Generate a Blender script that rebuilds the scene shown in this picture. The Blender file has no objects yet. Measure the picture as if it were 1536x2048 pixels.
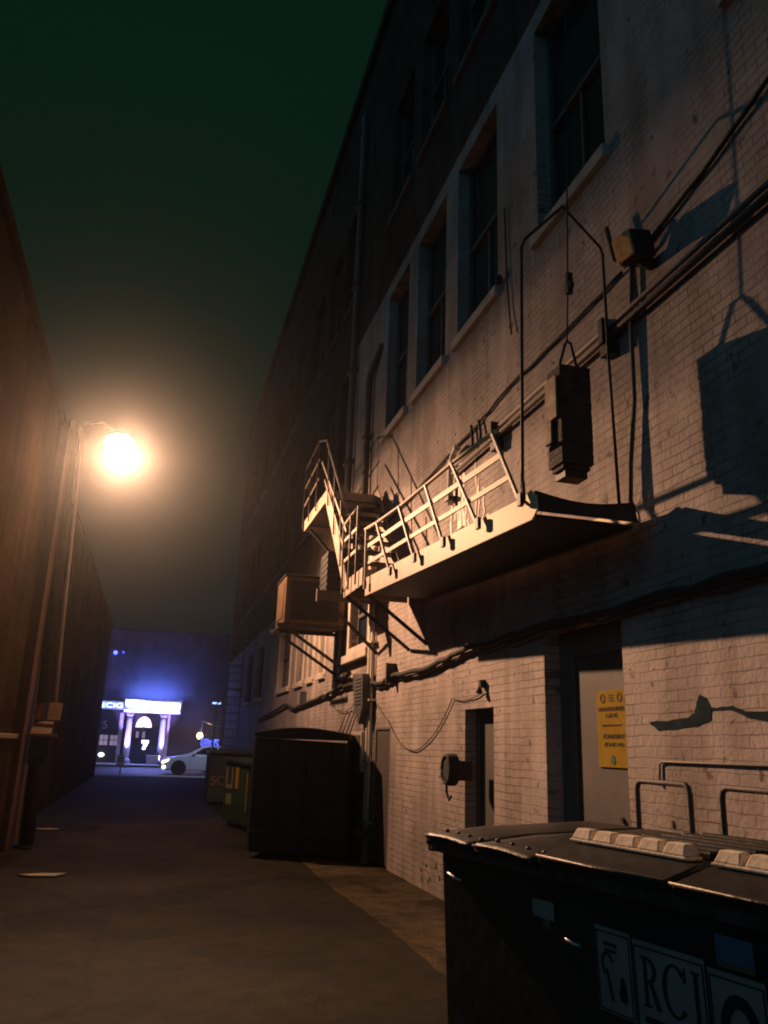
import bpy, bmesh, math, random
from mathutils import Vector, Matrix
random.seed(7)
S = bpy.context.scene
COL = S.collection
PI = math.pi

# ------------------------------------------------------------------ camera
cd = bpy.data.cameras.new('camera'); cam = bpy.data.objects.new('camera', cd); COL.objects.link(cam)
cd.sensor_fit = 'VERTICAL'; cd.sensor_height = 24; cd.sensor_width = 18
cd.lens = 24*1620/2048; cd.clip_start = 0.05; cd.clip_end = 400
R = Matrix(((0.96290714, -0.10509088, -0.24852717), (-0.26787622, -0.26157999, -0.92726385), (0.03243724, 0.95944349, -0.28002858)))
cam.matrix_world = Matrix.Translation((0, 0, 1.6)) @ R.to_4x4()
S.camera = cam
S.render.resolution_x = 768; S.render.resolution_y = 1024

# ------------------------------------------------------------------ night sky and exposure
W = bpy.data.worlds.new('World'); S.world = W; W.use_nodes = True
wn = W.node_tree.nodes; wl = W.node_tree.links; wn.clear()
wo = wn.new('ShaderNodeOutputWorld'); bg = wn.new('ShaderNodeBackground')
tc = wn.new('ShaderNodeTexCoord'); sx = wn.new('ShaderNodeSeparateXYZ'); cr = wn.new('ShaderNodeValToRGB')
wl.new(tc.outputs['Generated'], sx.inputs[0]); wl.new(sx.outputs['Z'], cr.inputs[0])
cr.color_ramp.elements[0].position = 0.0; cr.color_ramp.elements[0].color = (0.0026, 0.0075, 0.0095, 1)
cr.color_ramp.elements[1].position = 0.75; cr.color_ramp.elements[1].color = (0.0018, 0.0125, 0.0062, 1)
e = cr.color_ramp.elements.new(0.3); e.color = (0.0024, 0.0095, 0.0075, 1)
e = cr.color_ramp.elements.new(0.95); e.color = (0.004, 0.015, 0.016, 1)
wl.new(cr.outputs[0], bg.inputs[0]); bg.inputs[1].default_value = 1.0
# teal fill added toward the unseen left and rear to lift the shadows
dt = wn.new('ShaderNodeVectorMath'); dt.operation = 'DOT_PRODUCT'; wl.new(tc.outputs['Generated'], dt.inputs[0]); dt.inputs[1].default_value = (-.90, -.43, .0)
ng = wn.new('ShaderNodeMapRange'); wl.new(dt.outputs['Value'], ng.inputs['Value']); ng.inputs['From Min'].default_value = .40; ng.inputs['From Max'].default_value = .72
glow = wn.new('ShaderNodeMixRGB'); glow.blend_type = 'ADD'; wl.new(ng.outputs[0], glow.inputs[0]); wl.new(cr.outputs[0], glow.inputs[1]); glow.inputs[2].default_value = (.028, .080, .124, 1)
wl.new(glow.outputs[0], bg.inputs[0])
wl.new(bg.outputs[0], wo.inputs[0])
S.view_settings.view_transform = 'Standard'; S.view_settings.look = 'None'
S.cycles.pixel_filter_type = 'BLACKMAN_HARRIS'; S.cycles.filter_width = 2.0
S.view_settings.exposure = 0; S.view_settings.gamma = 1
LAMP = Vector((-1.12, 15.0, 6.87))
LAMP_W = 10000.0

# ------------------------------------------------------------------ materials
def mat(name, col, rough=0.7, metal=0.0, var=0.25, vscale=3.0, bump=0.15, bscale=40.0, stain=None, sscale=1.2, sthr=0.58, emit=None, estr=0.0, spec=0.2, trans=0.0):
    m = bpy.data.materials.new(name); m.use_nodes = True
    nt = m.node_tree; n = nt.nodes; l = nt.links
    b = n['Principled BSDF']
    b.inputs['Roughness'].default_value = rough; b.inputs['Metallic'].default_value = metal
    b.inputs['Specular IOR Level'].default_value = spec
    if trans: b.inputs['Transmission Weight'].default_value = trans
    if emit:
        b.inputs['Base Color'].default_value = (*col, 1)
        b.inputs['Emission Color'].default_value = (*emit, 1); b.inputs['Emission Strength'].default_value = estr
        return m
    t = n.new('ShaderNodeTexCoord')
    nz = n.new('ShaderNodeTexNoise'); nz.inputs['Scale'].default_value = vscale; nz.inputs['Detail'].default_value = 6; nz.inputs['Roughness'].default_value = 0.65
    l.new(t.outputs['Object'], nz.inputs['Vector'])
    r = n.new('ShaderNodeValToRGB')
    r.color_ramp.elements[0].position = 0.3; r.color_ramp.elements[0].color = (*[c*(1-var) for c in col], 1)
    r.color_ramp.elements[1].position = 0.7; r.color_ramp.elements[1].color = (*[min(1, c*(1+var)) for c in col], 1)
    l.new(nz.outputs['Fac'], r.inputs[0]); out = r.outputs[0]
    if stain:
        n2 = n.new('ShaderNodeTexNoise'); n2.inputs['Scale'].default_value = sscale; n2.inputs['Detail'].default_value = 8; n2.inputs['Roughness'].default_value = 0.7
        l.new(t.outputs['Object'], n2.inputs['Vector'])
        r2 = n.new('ShaderNodeValToRGB'); r2.color_ramp.elements[0].position = sthr; r2.color_ramp.elements[0].color = (0, 0, 0, 1)
        r2.color_ramp.elements[1].position = min(1, sthr+0.09); r2.color_ramp.elements[1].color = (1, 1, 1, 1)
        l.new(n2.outputs['Fac'], r2.inputs[0])
        mx = n.new('ShaderNodeMixRGB'); l.new(r2.outputs[0], mx.inputs[0]); l.new(out, mx.inputs[1]); mx.inputs[2].default_value = (*stain, 1)
        out = mx.outputs[0]
    l.new(out, b.inputs['Base Color'])
    if bump:
        n3 = n.new('ShaderNodeTexNoise'); n3.inputs['Scale'].default_value = bscale; n3.inputs['Detail'].default_value = 4
        l.new(t.outputs['Object'], n3.inputs['Vector'])
        bp = n.new('ShaderNodeBump'); bp.inputs['Strength'].default_value = bump; bp.inputs['Distance'].default_value = 0.02
        l.new(n3.outputs['Fac'], bp.inputs['Height']); l.new(bp.outputs[0], b.inputs['Normal'])
    return m

def brick_mat(name, c1, c2, mortar, flake, axes='YZ', bw=0.215, rh=0.0725, bump=0.6, flake_thr=0.63, mott=0.35):
    m = bpy.data.materials.new(name); m.use_nodes = True
    nt = m.node_tree; n = nt.nodes; l = nt.links; b = n['Principled BSDF']
    b.inputs['Roughness'].default_value = 0.75; b.inputs['Specular IOR Level'].default_value = 0.08
    t = n.new('ShaderNodeTexCoord'); s = n.new('ShaderNodeSeparateXYZ'); c = n.new('ShaderNodeCombineXYZ')
    l.new(t.outputs['Object'], s.inputs[0]); l.new(s.outputs[axes[0]], c.inputs[0]); l.new(s.outputs[axes[1]], c.inputs[1])
    nz = n.new('ShaderNodeTexNoise'); nz.inputs['Scale'].default_value = 5.0; nz.inputs['Detail'].default_value = 4
    l.new(t.outputs['Object'], nz.inputs['Vector'])
    sub = n.new('ShaderNodeVectorMath'); sub.operation = 'SUBTRACT'; l.new(nz.outputs['Color'], sub.inputs[0]); sub.inputs[1].default_value = (.5, .5, .5)
    sc = n.new('ShaderNodeVectorMath'); sc.operation = 'SCALE'; l.new(sub.outputs[0], sc.inputs[0]); sc.inputs['Scale'].default_value = 0.030
    ad = n.new('ShaderNodeVectorMath'); ad.operation = 'ADD'; l.new(c.outputs[0], ad.inputs[0]); l.new(sc.outputs[0], ad.inputs[1])
    br = n.new('ShaderNodeTexBrick'); l.new(ad.outputs[0], br.inputs['Vector'])
    br.inputs['Scale'].default_value = 1; br.inputs['Brick Width'].default_value = bw; br.inputs['Row Height'].default_value = rh
    br.inputs['Mortar Size'].default_value = 0.0055; br.inputs['Mortar Smooth'].default_value = 0.35; br.inputs['Bias'].default_value = -0.1
    br.inputs['Color1'].default_value = (*c1, 1); br.inputs['Color2'].default_value = (*c2, 1); br.inputs['Mortar'].default_value = (*mortar, 1)
    fl_ = n.new('ShaderNodeTexNoise'); fl_.inputs['Scale'].default_value = 1.7; fl_.inputs['Detail'].default_value = 5; l.new(t.outputs['Object'], fl_.inputs['Vector'])
    fr_ = n.new('ShaderNodeValToRGB'); fr_.color_ramp.elements[0].position = .40; fr_.color_ramp.elements[0].color = (.15, .15, .15, 1); fr_.color_ramp.elements[1].position = .56; fr_.color_ramp.elements[1].color = (1, 1, 1, 1); l.new(fl_.outputs['Fac'], fr_.inputs[0])
    fill = n.new('ShaderNodeMixRGB'); l.new(fr_.outputs[0], fill.inputs[0]); fill.inputs[1].default_value = (*[(a_+b_)/2 for a_, b_ in zip(c1, c2)], 1); l.new(br.outputs['Color'], fill.inputs[2])
    # broad weathering of the paint
    n2 = n.new('ShaderNodeTexNoise'); n2.inputs['Scale'].default_value = 0.9; n2.inputs['Detail'].default_value = 9; n2.inputs['Roughness'].default_value = 0.68
    l.new(t.outputs['Object'], n2.inputs['Vector'])
    r2 = n.new('ShaderNodeValToRGB'); r2.color_ramp.elements[0].position = 0.32; r2.color_ramp.elements[0].color = (1-mott, 1-mott, 1-mott, 1)
    r2.color_ramp.elements[1].position = 0.62; r2.color_ramp.elements[1].color = (1.08, 1.06, 1.04, 1)
    l.new(n2.outputs['Fac'], r2.inputs[0])
    mu = n.new('ShaderNodeMixRGB'); mu.blend_type = 'MULTIPLY'; mu.inputs[0].default_value = 1; l.new(fill.outputs[0], mu.inputs[1]); l.new(r2.outputs[0], mu.inputs[2])
    # soft dirty runs down the wall
    mp = n.new('ShaderNodeMapping'); mp.inputs['Scale'].default_value = (1, 3.0, 0.35); l.new(t.outputs['Object'], mp.inputs[0])
    n4 = n.new('ShaderNodeTexNoise'); n4.inputs['Scale'].default_value = 1.3; n4.inputs['Detail'].default_value = 6; l.new(mp.outputs[0], n4.inputs['Vector'])
    r4 = n.new('ShaderNodeValToRGB'); r4.color_ramp.elements[0].position = 0.38; r4.color_ramp.elements[0].color = (.72, .70, .68, 1); r4.color_ramp.elements[1].position = 0.58; r4.color_ramp.elements[1].color = (1, 1, 1, 1)
    l.new(n4.outputs['Fac'], r4.inputs[0])
    mu2 = n.new('ShaderNodeMixRGB'); mu2.blend_type = 'MULTIPLY'; mu2.inputs[0].default_value = .8; l.new(mu.outputs[0], mu2.inputs[1]); l.new(r4.outputs[0], mu2.inputs[2])
    # small flakes where paint has come off
    n3 = n.new('ShaderNodeTexNoise'); n3.inputs['Scale'].default_value = 7.5; n3.inputs['Detail'].default_value = 5; n3.inputs['Roughness'].default_value = 0.6
    l.new(t.outputs['Object'], n3.inputs['Vector'])
    r3 = n.new('ShaderNodeValToRGB'); r3.color_ramp.elements[0].position = flake_thr; r3.color_ramp.elements[0].color = (0, 0, 0, 1); r3.color_ramp.elements[1].position = flake_thr+0.05; r3.color_ramp.elements[1].color = (1, 1, 1, 1)
    l.new(n3.outputs['Fac'], r3.inputs[0])
    mx = n.new('ShaderNodeMixRGB'); l.new(r3.outputs[0], mx.inputs[0]); l.new(mu2.outputs[0], mx.inputs[1]); mx.inputs[2].default_value = (*flake, 1)
    l.new(mx.outputs[0], b.inputs['Base Color'])
    inv = n.new('ShaderNodeMath'); inv.operation = 'SUBTRACT'; inv.inputs[0].default_value = 1; l.new(br.outputs['Fac'], inv.inputs[1])
    n5 = n.new('ShaderNodeTexNoise'); n5.inputs['Scale'].default_value = 30; n5.inputs['Detail'].default_value = 5; l.new(t.outputs['Object'], n5.inputs['Vector'])
    ma = n.new('ShaderNodeMath'); ma.operation = 'MULTIPLY_ADD'; l.new(n5.outputs['Fac'], ma.inputs[0]); ma.inputs[1].default_value = 0.9; l.new(inv.outputs[0], ma.inputs[2])
    bp = n.new('ShaderNodeBump'); bp.inputs['Strength'].default_value = bump; bp.inputs['Distance'].default_value = 0.010
    l.new(ma.outputs[0], bp.inputs['Height']); l.new(bp.outputs[0], b.inputs['Normal'])
    return m

M = dict(
    paint_brick=brick_mat('painted_brick', (.45, .385, .36), (.39, .335, .315), (.20, .17, .155), (.15, .12, .11)),
    dark_brick=brick_mat('old_brick', (.085, .055, .034), (.06, .04, .025), (.055, .044, .033), (.06, .05, .04), mott=.5),
    pier_brick=brick_mat('pier_brick', (.21, .125, .075), (.16, .10, .06), (.15, .115, .09), (.10, .08, .06), mott=.4),
    dimmed_brick=brick_mat('dimmed_brick', (.115, .085, .072), (.085, .064, .055), (.08, .068, .06), (.04, .035, .03)),
    far_stone=brick_mat('far_stone', (.085, .08, .09), (.065, .06, .075), (.05, .045, .05), (.04, .04, .045), axes='XZ', bw=.7, rh=.35),
    street=mat('street_asphalt', (.05, .05, .055), .6, var=.3, vscale=1.0, bump=.3),
    walk=mat('sidewalk', (.34, .33, .31), .9, var=.2),
    stone=mat('cap_stone', (.36, .26, .18), .85, var=.3),
    sill_dimmed=mat('dimmed_sill_stone', (.13, .105, .09), .85, var=.3),
    steel_dark=mat('dark_steel', (.055, .05, .05), .6, .3, var=.3),
    rust=mat('rusty_weight', (.07, .055, .045), .85, var=.4, vscale=9, bump=.5),
    rag=mat('weathered_board', (.40, .30, .22), .9, var=.4, vscale=12),
    cable=mat('cable', (.05, .045, .042), .8, var=.3),
    conduit=mat('conduit', (.26, .22, .19), .55, var=.25),
    conduit_dark=mat('conduit_dark', (.10, .085, .08), .6, var=.25),
    white_pipe=mat('white_pipe', (.62, .55, .48), .6, var=.15),
    door=mat('grey_door', (.105, .095, .088), .65, var=.18, vscale=2, bump=.08),
    door_frame=mat('door_frame', (.15, .135, .12), .6, var=.15),
    trim=mat('pale_trim', (.52, .44, .37), .7, var=.22, vscale=4),
    glass=mat('night_glass', (.012, .018, .026), .08, var=.2, bump=0, spec=.5),
    frame=mat('window_frame', (.10, .10, .10), .6, var=.2),
    yellow=mat('yellow_sign', (.31, .205, .04), .6, var=.12, vscale=10, bump=0),
    ink=mat('sign_ink', (.05, .035, .02), .7, var=.1, bump=0),
    green_ink=mat('green_ink', (.04, .10, .03), .7, var=.1, bump=0),
    binbody=mat('black_green_paint', (.020, .026, .023), .5, .0, var=.4, vscale=4, bump=.05, bscale=15, stain=(.045, .04, .033), sscale=6, sthr=.66, spec=0.25),
    binlid=mat('black_plastic', (.018, .019, .019), .42, var=.3, vscale=8, bump=.25, bscale=8, spec=0.25),
    binrim=mat('worn_rim', (.075, .06, .05), .40, .25, var=.5, vscale=14, bump=.35, bscale=22),
    pale_trim=mat('pale_plastic', (.88, .70, .52), .7, var=.22, vscale=14, stain=(.30, .20, .13), sscale=9, sthr=.62),
    decal=mat('decal_white', (.25, .24, .22), .6, var=.18, vscale=6, bump=0),
    decal_blue=mat('decal_blue', (.06, .13, .22), .6, var=.15, vscale=6, bump=0),
    decal_green=mat('decal_olive', (.10, .12, .06), .6, var=.15, vscale=6, bump=0),
    decal_ink=mat('decal_ink', (.02, .022, .026), .7, var=.1, bump=0),
    black_box=mat('black_container', (.020, .024, .023), .75, var=.4, vscale=1.6, bump=.2, bscale=12, stain=(.035, .03, .026), sscale=2.2, sthr=.62, spec=0.12),
    edge_pale=mat('pale_edge', (.20, .17, .18), .6, var=.4, vscale=6),  # on the container edge this pale colour stands for grazing lamplight
    greenbin=mat('green_dumpster_paint', (.007, .022, .010), .8, var=.35, vscale=3, stain=(.02, .018, .012), sscale=4, sthr=.6),
    label_cream=mat('label_cream', (.12, .09, .06), .7, var=.2),
    label_yel=mat('label_yellow', (.22, .12, .01), .6, var=.15),
    acmetal=mat('ac_sheet_metal', (.12, .075, .045), .55, .2, var=.3, vscale=5, stain=(.16, .09, .05), sscale=3, sthr=.6),
    acdark=mat('ac_dark', (.03, .028, .026), .7, var=.2),
    wood=mat('pole_wood', (.04, .03, .022), .9, var=.4, vscale=8, bump=.5),
    poster=mat('poster_paper', (.30, .19, .11), .85, var=.15),
    poster_red=mat('poster_red', (.15, .07, .045), .85, var=.3),
    poster_blue=mat('poster_blue', (.05, .045, .06), .85, var=.3),
    metalbox=mat('lamp_box_metal', (.20, .13, .07), .7, var=.3, vscale=6),
    car=mat('white_car_paint', (.62, .63, .66), .3, var=.03, bump=0),
    tyre=mat('tyre', (.02, .02, .02), .9, var=.2),
    rim=mat('rim', (.45, .45, .47), .35, .8, var=.1, bump=0),
    carglass=mat('car_glass', (.010, .012, .016), .05, var=.1, bump=0),
    portico=mat('portico_stone', (.50, .48, .47), .7, var=.12),
    darkdoor=mat('dark_door', (.03, .03, .04), .5, var=.2),
    paper=mat('litter_paper', (.30, .26, .20), .9, var=.2),
    painted_shadow=mat('teal_painted_shadow', (.03, .043, .05), .8, var=.3, vscale=10, bump=0),
    paint_drip=mat('white_paint_drip', (.92, .78, .68), .7, var=.2, vscale=12, bump=0),
    hay=mat('lens_glass_off', (.85, .42, .17), .25, var=.3, vscale=20),
    lamp_lens=mat('lamp_lens', (1, 1, 1), emit=(1.0, .78, .52), estr=6),
    led_strip=mat('led_strip', (1, 1, 1), emit=(.20, .27, 1.0), estr=55),
    led_sign=mat('led_letters', (1, 1, 1), emit=(.62, .80, 1.0), estr=3.0),
    sign_face=mat('sign_face', (.3, .3, .4), emit=(.25, .30, .75), estr=.55),
    fan=mat('fanlight_glow', (1, .9, .8), emit=(1.0, .72, .66), estr=2.2),
    warm_win=mat('warm_window', (1, .9, .8), emit=(.75, .48, .50), estr=.16),
    door_glow=mat('door_glow', (1, 1, 1), emit=(.85, .88, 1.0), estr=5),
    blue_led=mat('blue_led', (0, 0, 1), emit=(.10, .14, 1.0), estr=4),
    blue_led_lo=mat('blue_led_dim', (0, 0, 1), emit=(.10, .16, 1.0), estr=1.6),
    head=mat('headlight_glow', (1, 1, 1), emit=(1.0, .80, .72), estr=7),
    orange=mat('orange_lamp', (1, .6, .2), emit=(1.0, .62, .26), estr=14),
    white_lamp=mat('white_lamp', (1, 1, 1), emit=(.9, .9, 1.0), estr=8),
    ice_lamp=mat('ice_lamp', (1, 1, 1), emit=(.35, .55, 1.0), estr=2.0),
)

def ground_mat(name, col, dark, crack, patch):
    m = bpy.data.materials.new(name); m.use_nodes = True; nt = m.node_tree; n = nt.nodes; l = nt.links; b = n['Principled BSDF']
    b.inputs['Roughness'].default_value = .85; b.inputs['Specular IOR Level'].default_value = .10
    t = n.new('ShaderNodeTexCoord')
    def noise(sc, det=6, ro=.65):
        z = n.new('ShaderNodeTexNoise'); z.inputs['Scale'].default_value = sc; z.inputs['Detail'].default_value = det; z.inputs['Roughness'].default_value = ro; l.new(t.outputs['Object'], z.inputs['Vector']); return z
    def ramp(src, p0, c0, p1, c1):
        r = n.new('ShaderNodeValToRGB'); r.color_ramp.elements[0].position = p0; r.color_ramp.elements[0].color = (*c0, 1); r.color_ramp.elements[1].position = p1; r.color_ramp.elements[1].color = (*c1, 1); l.new(src, r.inputs[0]); return r
    def mul(a, c, f=1.0, mode='MULTIPLY'):
        x = n.new('ShaderNodeMixRGB'); x.blend_type = mode; x.inputs[0].default_value = f; l.new(a, x.inputs[1]); l.new(c, x.inputs[2]); return x
    base = ramp(noise(.45, 8, .7).outputs['Fac'], .36, dark, .64, col)
    grit = ramp(noise(70, 3, .6).outputs['Fac'], .35, (.45, .45, .45), .68, (1.7, 1.65, 1.55))
    mid = ramp(noise(4.5, 6, .7).outputs['Fac'], .34, (.55, .55, .55), .66, (1.35, 1.33, 1.3))
    c1 = mul(mul(base.outputs[0], grit.outputs[0]).outputs[0], mid.outputs[0])
    # wandering cracks
    wv = noise(1.6, 5, .6); ad = n.new('ShaderNodeMixRGB'); ad.inputs[0].default_value = .28; l.new(t.outputs['Object'], ad.inputs[1]); l.new(wv.outputs['Color'], ad.inputs[2])
    vo = n.new('ShaderNodeTexVoronoi'); vo.feature = 'DISTANCE_TO_EDGE'; vo.inputs['Scale'].default_value = crack; l.new(ad.outputs[0], vo.inputs['Vector'])
    ck = ramp(vo.outputs['Distance'], .002, (.4, .4, .4), .012, (1, 1, 1))
    c2 = mul(c1.outputs[0], ck.outputs[0], .45)
    # repair patches and oil
    pt = ramp(noise(.8, 2, .4).outputs['Fac'], .56, (1, 1, 1), .585, (patch, patch, patch*.95))
    c3 = mul(c2.outputs[0], pt.outputs[0])
    l.new(c3.outputs[0], b.inputs['Base Color'])
    h = n.new('ShaderNodeMath'); h.operation = 'ADD'; l.new(noise(38, 5, .7).outputs['Fac'], h.inputs[0]); l.new(ck.outputs[0], h.inputs[1])
    bp_ = n.new('ShaderNodeBump'); bp_.inputs['Strength'].default_value = .8; bp_.inputs['Distance'].default_value = .012
    l.new(h.outputs[0], bp_.inputs['Height']); l.new(bp_.outputs[0], b.inputs['Normal'])
    return m
m = mat('cream_painted_steel', (.40, .30, .225), .6, var=.22, vscale=5, stain=(.20, .13, .085), sscale=3.5, sthr=.60, bump=.1); M['steel_paint'] = m
n = m.node_tree.nodes; l = m.node_tree.links; b = n['Principled BSDF']; old = b.inputs['Base Color'].links[0].from_socket
t = n.new('ShaderNodeTexCoord'); sp3 = n.new('ShaderNodeSeparateXYZ'); l.new(t.outputs['Object'], sp3.inputs[0])
nz = n.new('ShaderNodeTexNoise'); nz.inputs['Scale'].default_value = 3.0; l.new(t.outputs['Object'], nz.inputs['Vector'])
ma = n.new('ShaderNodeMath'); ma.operation = 'MULTIPLY_ADD'; l.new(nz.outputs['Fac'], ma.inputs[0]); ma.inputs[1].default_value = 1.2; l.new(sp3.outputs['Y'], ma.inputs[2])
mr = n.new('ShaderNodeMapRange'); l.new(ma.outputs[0], mr.inputs['Value']); mr.inputs['From Min'].default_value = 8.6; mr.inputs['From Max'].default_value = 6.2
mx = n.new('ShaderNodeMixRGB'); l.new(mr.outputs[0], mx.inputs[0]); l.new(old, mx.inputs[1]); mx.inputs[2].default_value = (.78, .62, .34, 1); l.new(mx.outputs[0], b.inputs['Base Color'])
for k_ in ('dark_brick', 'dimmed_brick', 'painted_shadow', 'yellow'):
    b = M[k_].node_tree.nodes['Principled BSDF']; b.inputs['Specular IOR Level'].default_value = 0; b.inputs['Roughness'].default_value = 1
M['asphalt'] = ground_mat('asphalt', (.0255, .0215, .0120), (.0105, .0092, .0058), .45, .6)
M['concrete'] = ground_mat('concrete', (.090, .068, .040), (.024, .019, .0125), .6, .5)
# ------------------------------------------------------------------ mesh builder
class MB:
    def __init__(s): s.v = []; s.f = []; s.sm = []
    def poly(s, pts, smooth=False):
        i = len(s.v); s.v += [tuple(p) for p in pts]; s.f.append(tuple(range(i, i+len(pts)))); s.sm.append(smooth); return s
    def box(s, x0, x1, y0, y1, z0, z1, mtx=None):
        P = [Vector((x, y, z)) for z in (z0, z1) for y in (y0, y1) for x in (x0, x1)]
        if mtx is not None: P = [mtx @ p for p in P]
        i = len(s.v); s.v += [tuple(p) for p in P]
        for q in ((0, 2, 3, 1), (4, 5, 7, 6), (0, 1, 5, 4), (2, 6, 7, 3), (0, 4, 6, 2), (1, 3, 7, 5)):
            s.f.append(tuple(i+k for k in q)); s.sm.append(False)
        return s
    def bar(s, a, b, w, h, up=(0, 0, 1)):
        a = Vector(a); b = Vector(b); d = (b-a); L = d.length; d.normalize()
        sd = d.cross(Vector(up)).normalized(); u = sd.cross(d)
        m = Matrix((sd, d, u)).transposed().to_4x4(); m.translation = a
        return s.box(-w/2, w/2, 0, L, -h/2, h/2, m)
    def tube(s, pts, r, n=8, caps=True, radii=None):
        pts = [Vector(p) for p in pts]; rings = []
        prev = None
        for k, p in enumerate(pts):
            if k == 0: d = pts[1]-p
            elif k == len(pts)-1: d = p-pts[k-1]
            else: d = (pts[k+1]-p).normalized()+(p-pts[k-1]).normalized()
            d.normalize()
            if prev is None:
                ref = Vector((0, 0, 1)) if abs(d.z) < .9 else Vector((1, 0, 0))
                a = d.cross(ref).normalized()
            else: a = (prev-d*prev.dot(d)).normalized()
            prev = a; b = d.cross(a); rr = radii[k] if radii else r
            i = len(s.v)
            for j in range(n):
                t = 2*PI*j/n; s.v.append(tuple(p+a*rr*math.cos(t)+b*rr*math.sin(t)))
            rings.append(i)
        for k in range(len(rings)-1):
            for j in range(n):
                j2 = (j+1) % n
                s.f.append((rings[k]+j, rings[k]+j2, rings[k+1]+j2, rings[k+1]+j)); s.sm.append(True)
        if caps:
            s.f.append(tuple(rings[0]+j for j in reversed(range(n)))); s.sm.append(False)
            s.f.append(tuple(rings[-1]+j for j in range(n))); s.sm.append(False)
        return s
    def prism(s, poly, a0, a1, fn):
        """poly: list of (u,v); fn(u,v,w)->xyz; extruded w from a0 to a1"""
        n = len(poly); i = len(s.v)
        s.v += [tuple(fn(u, v, a0)) for u, v in poly]+[tuple(fn(u, v, a1)) for u, v in poly]
        s.f.append(tuple(i+k for k in reversed(range(n)))); s.sm.append(False)
        s.f.append(tuple(i+n+k for k in range(n))); s.sm.append(False)
        for k in range(n):
            k2 = (k+1) % n; s.f.append((i+k, i+k2, i+n+k2, i+n+k)); s.sm.append(False)
        return s
    def lathe(s, prof, c, n=20, axis='Z'):
        c = Vector(c); rings = []
        for r, h in prof:
            i = len(s.v)
            for j in range(n):
                t = 2*PI*j/n
                if axis == 'Z': q = Vector((r*math.cos(t), r*math.sin(t), h))
                elif axis == 'Y': q = Vector((r*math.cos(t), h, r*math.sin(t)))
                else: q = Vector((h, r*math.cos(t), r*math.sin(t)))
                s.v.append(tuple(c+q))
            rings.append(i)
        for k in range(len(rings)-1):
            for j in range(n):
                j2 = (j+1) % n; s.f.append((rings[k]+j, rings[k]+j2, rings[k+1]+j2, rings[k+1]+j)); s.sm.append(True)
        s.f.append(tuple(rings[0]+j for j in reversed(range(n)))); s.sm.append(False)
        s.f.append(tuple(rings[-1]+j for j in range(n))); s.sm.append(False)
        return s
    def build(s, name, m, parent=None, bevel=0, weld=False):
        me = bpy.data.meshes.new(name); me.from_pydata(s.v, [], s.f)
        for p, q in zip(me.polygons, s.sm): p.use_smooth = q
        bm = bmesh.new(); bm.from_mesh(me)
        if weld: bmesh.ops.remove_doubles(bm, verts=bm.verts, dist=1e-4)
        bmesh.ops.recalc_face_normals(bm, faces=bm.faces); bm.to_mesh(me); bm.free()
        me.materials.append(m); o = bpy.data.objects.new(name, me); COL.objects.link(o)
        if parent is not None: o.parent = parent
        if bevel:
            md = o.modifiers.new('bevel', 'BEVEL'); md.width = bevel; md.segments = 2; md.limit_method = 'ANGLE'
        return o

def tag(o, label=None, cat=None, group=None, kind=None):
    if label: o['label'] = label
    if cat: o['category'] = cat
    if group: o['group'] = group
    if kind: o['kind'] = kind
    return o
def thing(name, label, cat, group=None, loc=(0, 0, 0), rz=0):
    o = bpy.data.objects.new(name, None); COL.objects.link(o); o.location = loc; o.rotation_euler = (0, 0, rz)
    o.empty_display_size = .1
    return tag(o, label, cat, group)
def place(o, parent):                     # parent a part built in world coordinates under an Empty standing elsewhere
    o.parent = parent
    o.matrix_parent_inverse = (Matrix.Translation(parent.location) @ parent.rotation_euler.to_matrix().to_4x4()).inverted()
    return o
def text(name, body, m, mtx, size, width=None, parent=None, depth=.004, align='CENTER'):
    cu = bpy.data.curves.new(name, 'FONT'); cu.body = body; cu.size = size; cu.extrude = depth/2; cu.align_x = align; cu.align_y = 'CENTER'
    tmp = bpy.data.objects.new(name, cu); COL.objects.link(tmp)
    dg = bpy.context.evaluated_depsgraph_get(); me = bpy.data.meshes.new_from_object(tmp.evaluated_get(dg))
    bpy.data.objects.remove(tmp); bpy.data.curves.remove(cu)
    if width:
        xs = [v.co.x for v in me.vertices]; k = width/(max(xs)-min(xs))
        for v in me.vertices: v.co.x *= k
    me.transform(mtx); me.materials.clear(); me.materials.append(m); me.name = name
    o = bpy.data.objects.new(name, me); COL.objects.link(o)
    if parent is not None: o.parent = parent
    return o
def on_wall(x, y, z):                     # text frame on a wall facing the alley (-X)
    m = Matrix(((0, 0, -1), (-1, 0, 0), (0, 1, 0))).to_4x4(); m.translation = (x, y, z); return m
def on_front(x, y, z):                    # text frame on a front facing -Y
    m = Matrix(((1, 0, 0), (0, 0, -1), (0, 1, 0))).to_4x4(); m.translation = (x, y, z); return m
def lerp(a, b, t): return a+(b-a)*t
def wavy(pts, amp, seed, sub=5):
    rnd = random.Random(seed); out = []
    for k in range(len(pts)-1):
        a = Vector(pts[k]); b = Vector(pts[k+1])
        for j in range(sub):
            t = j/sub; out.append(a.lerp(b, t)+Vector((rnd.uniform(0, amp*.4), 0, rnd.uniform(-amp, amp))))
    out.append(Vector(pts[-1])); return out

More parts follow.
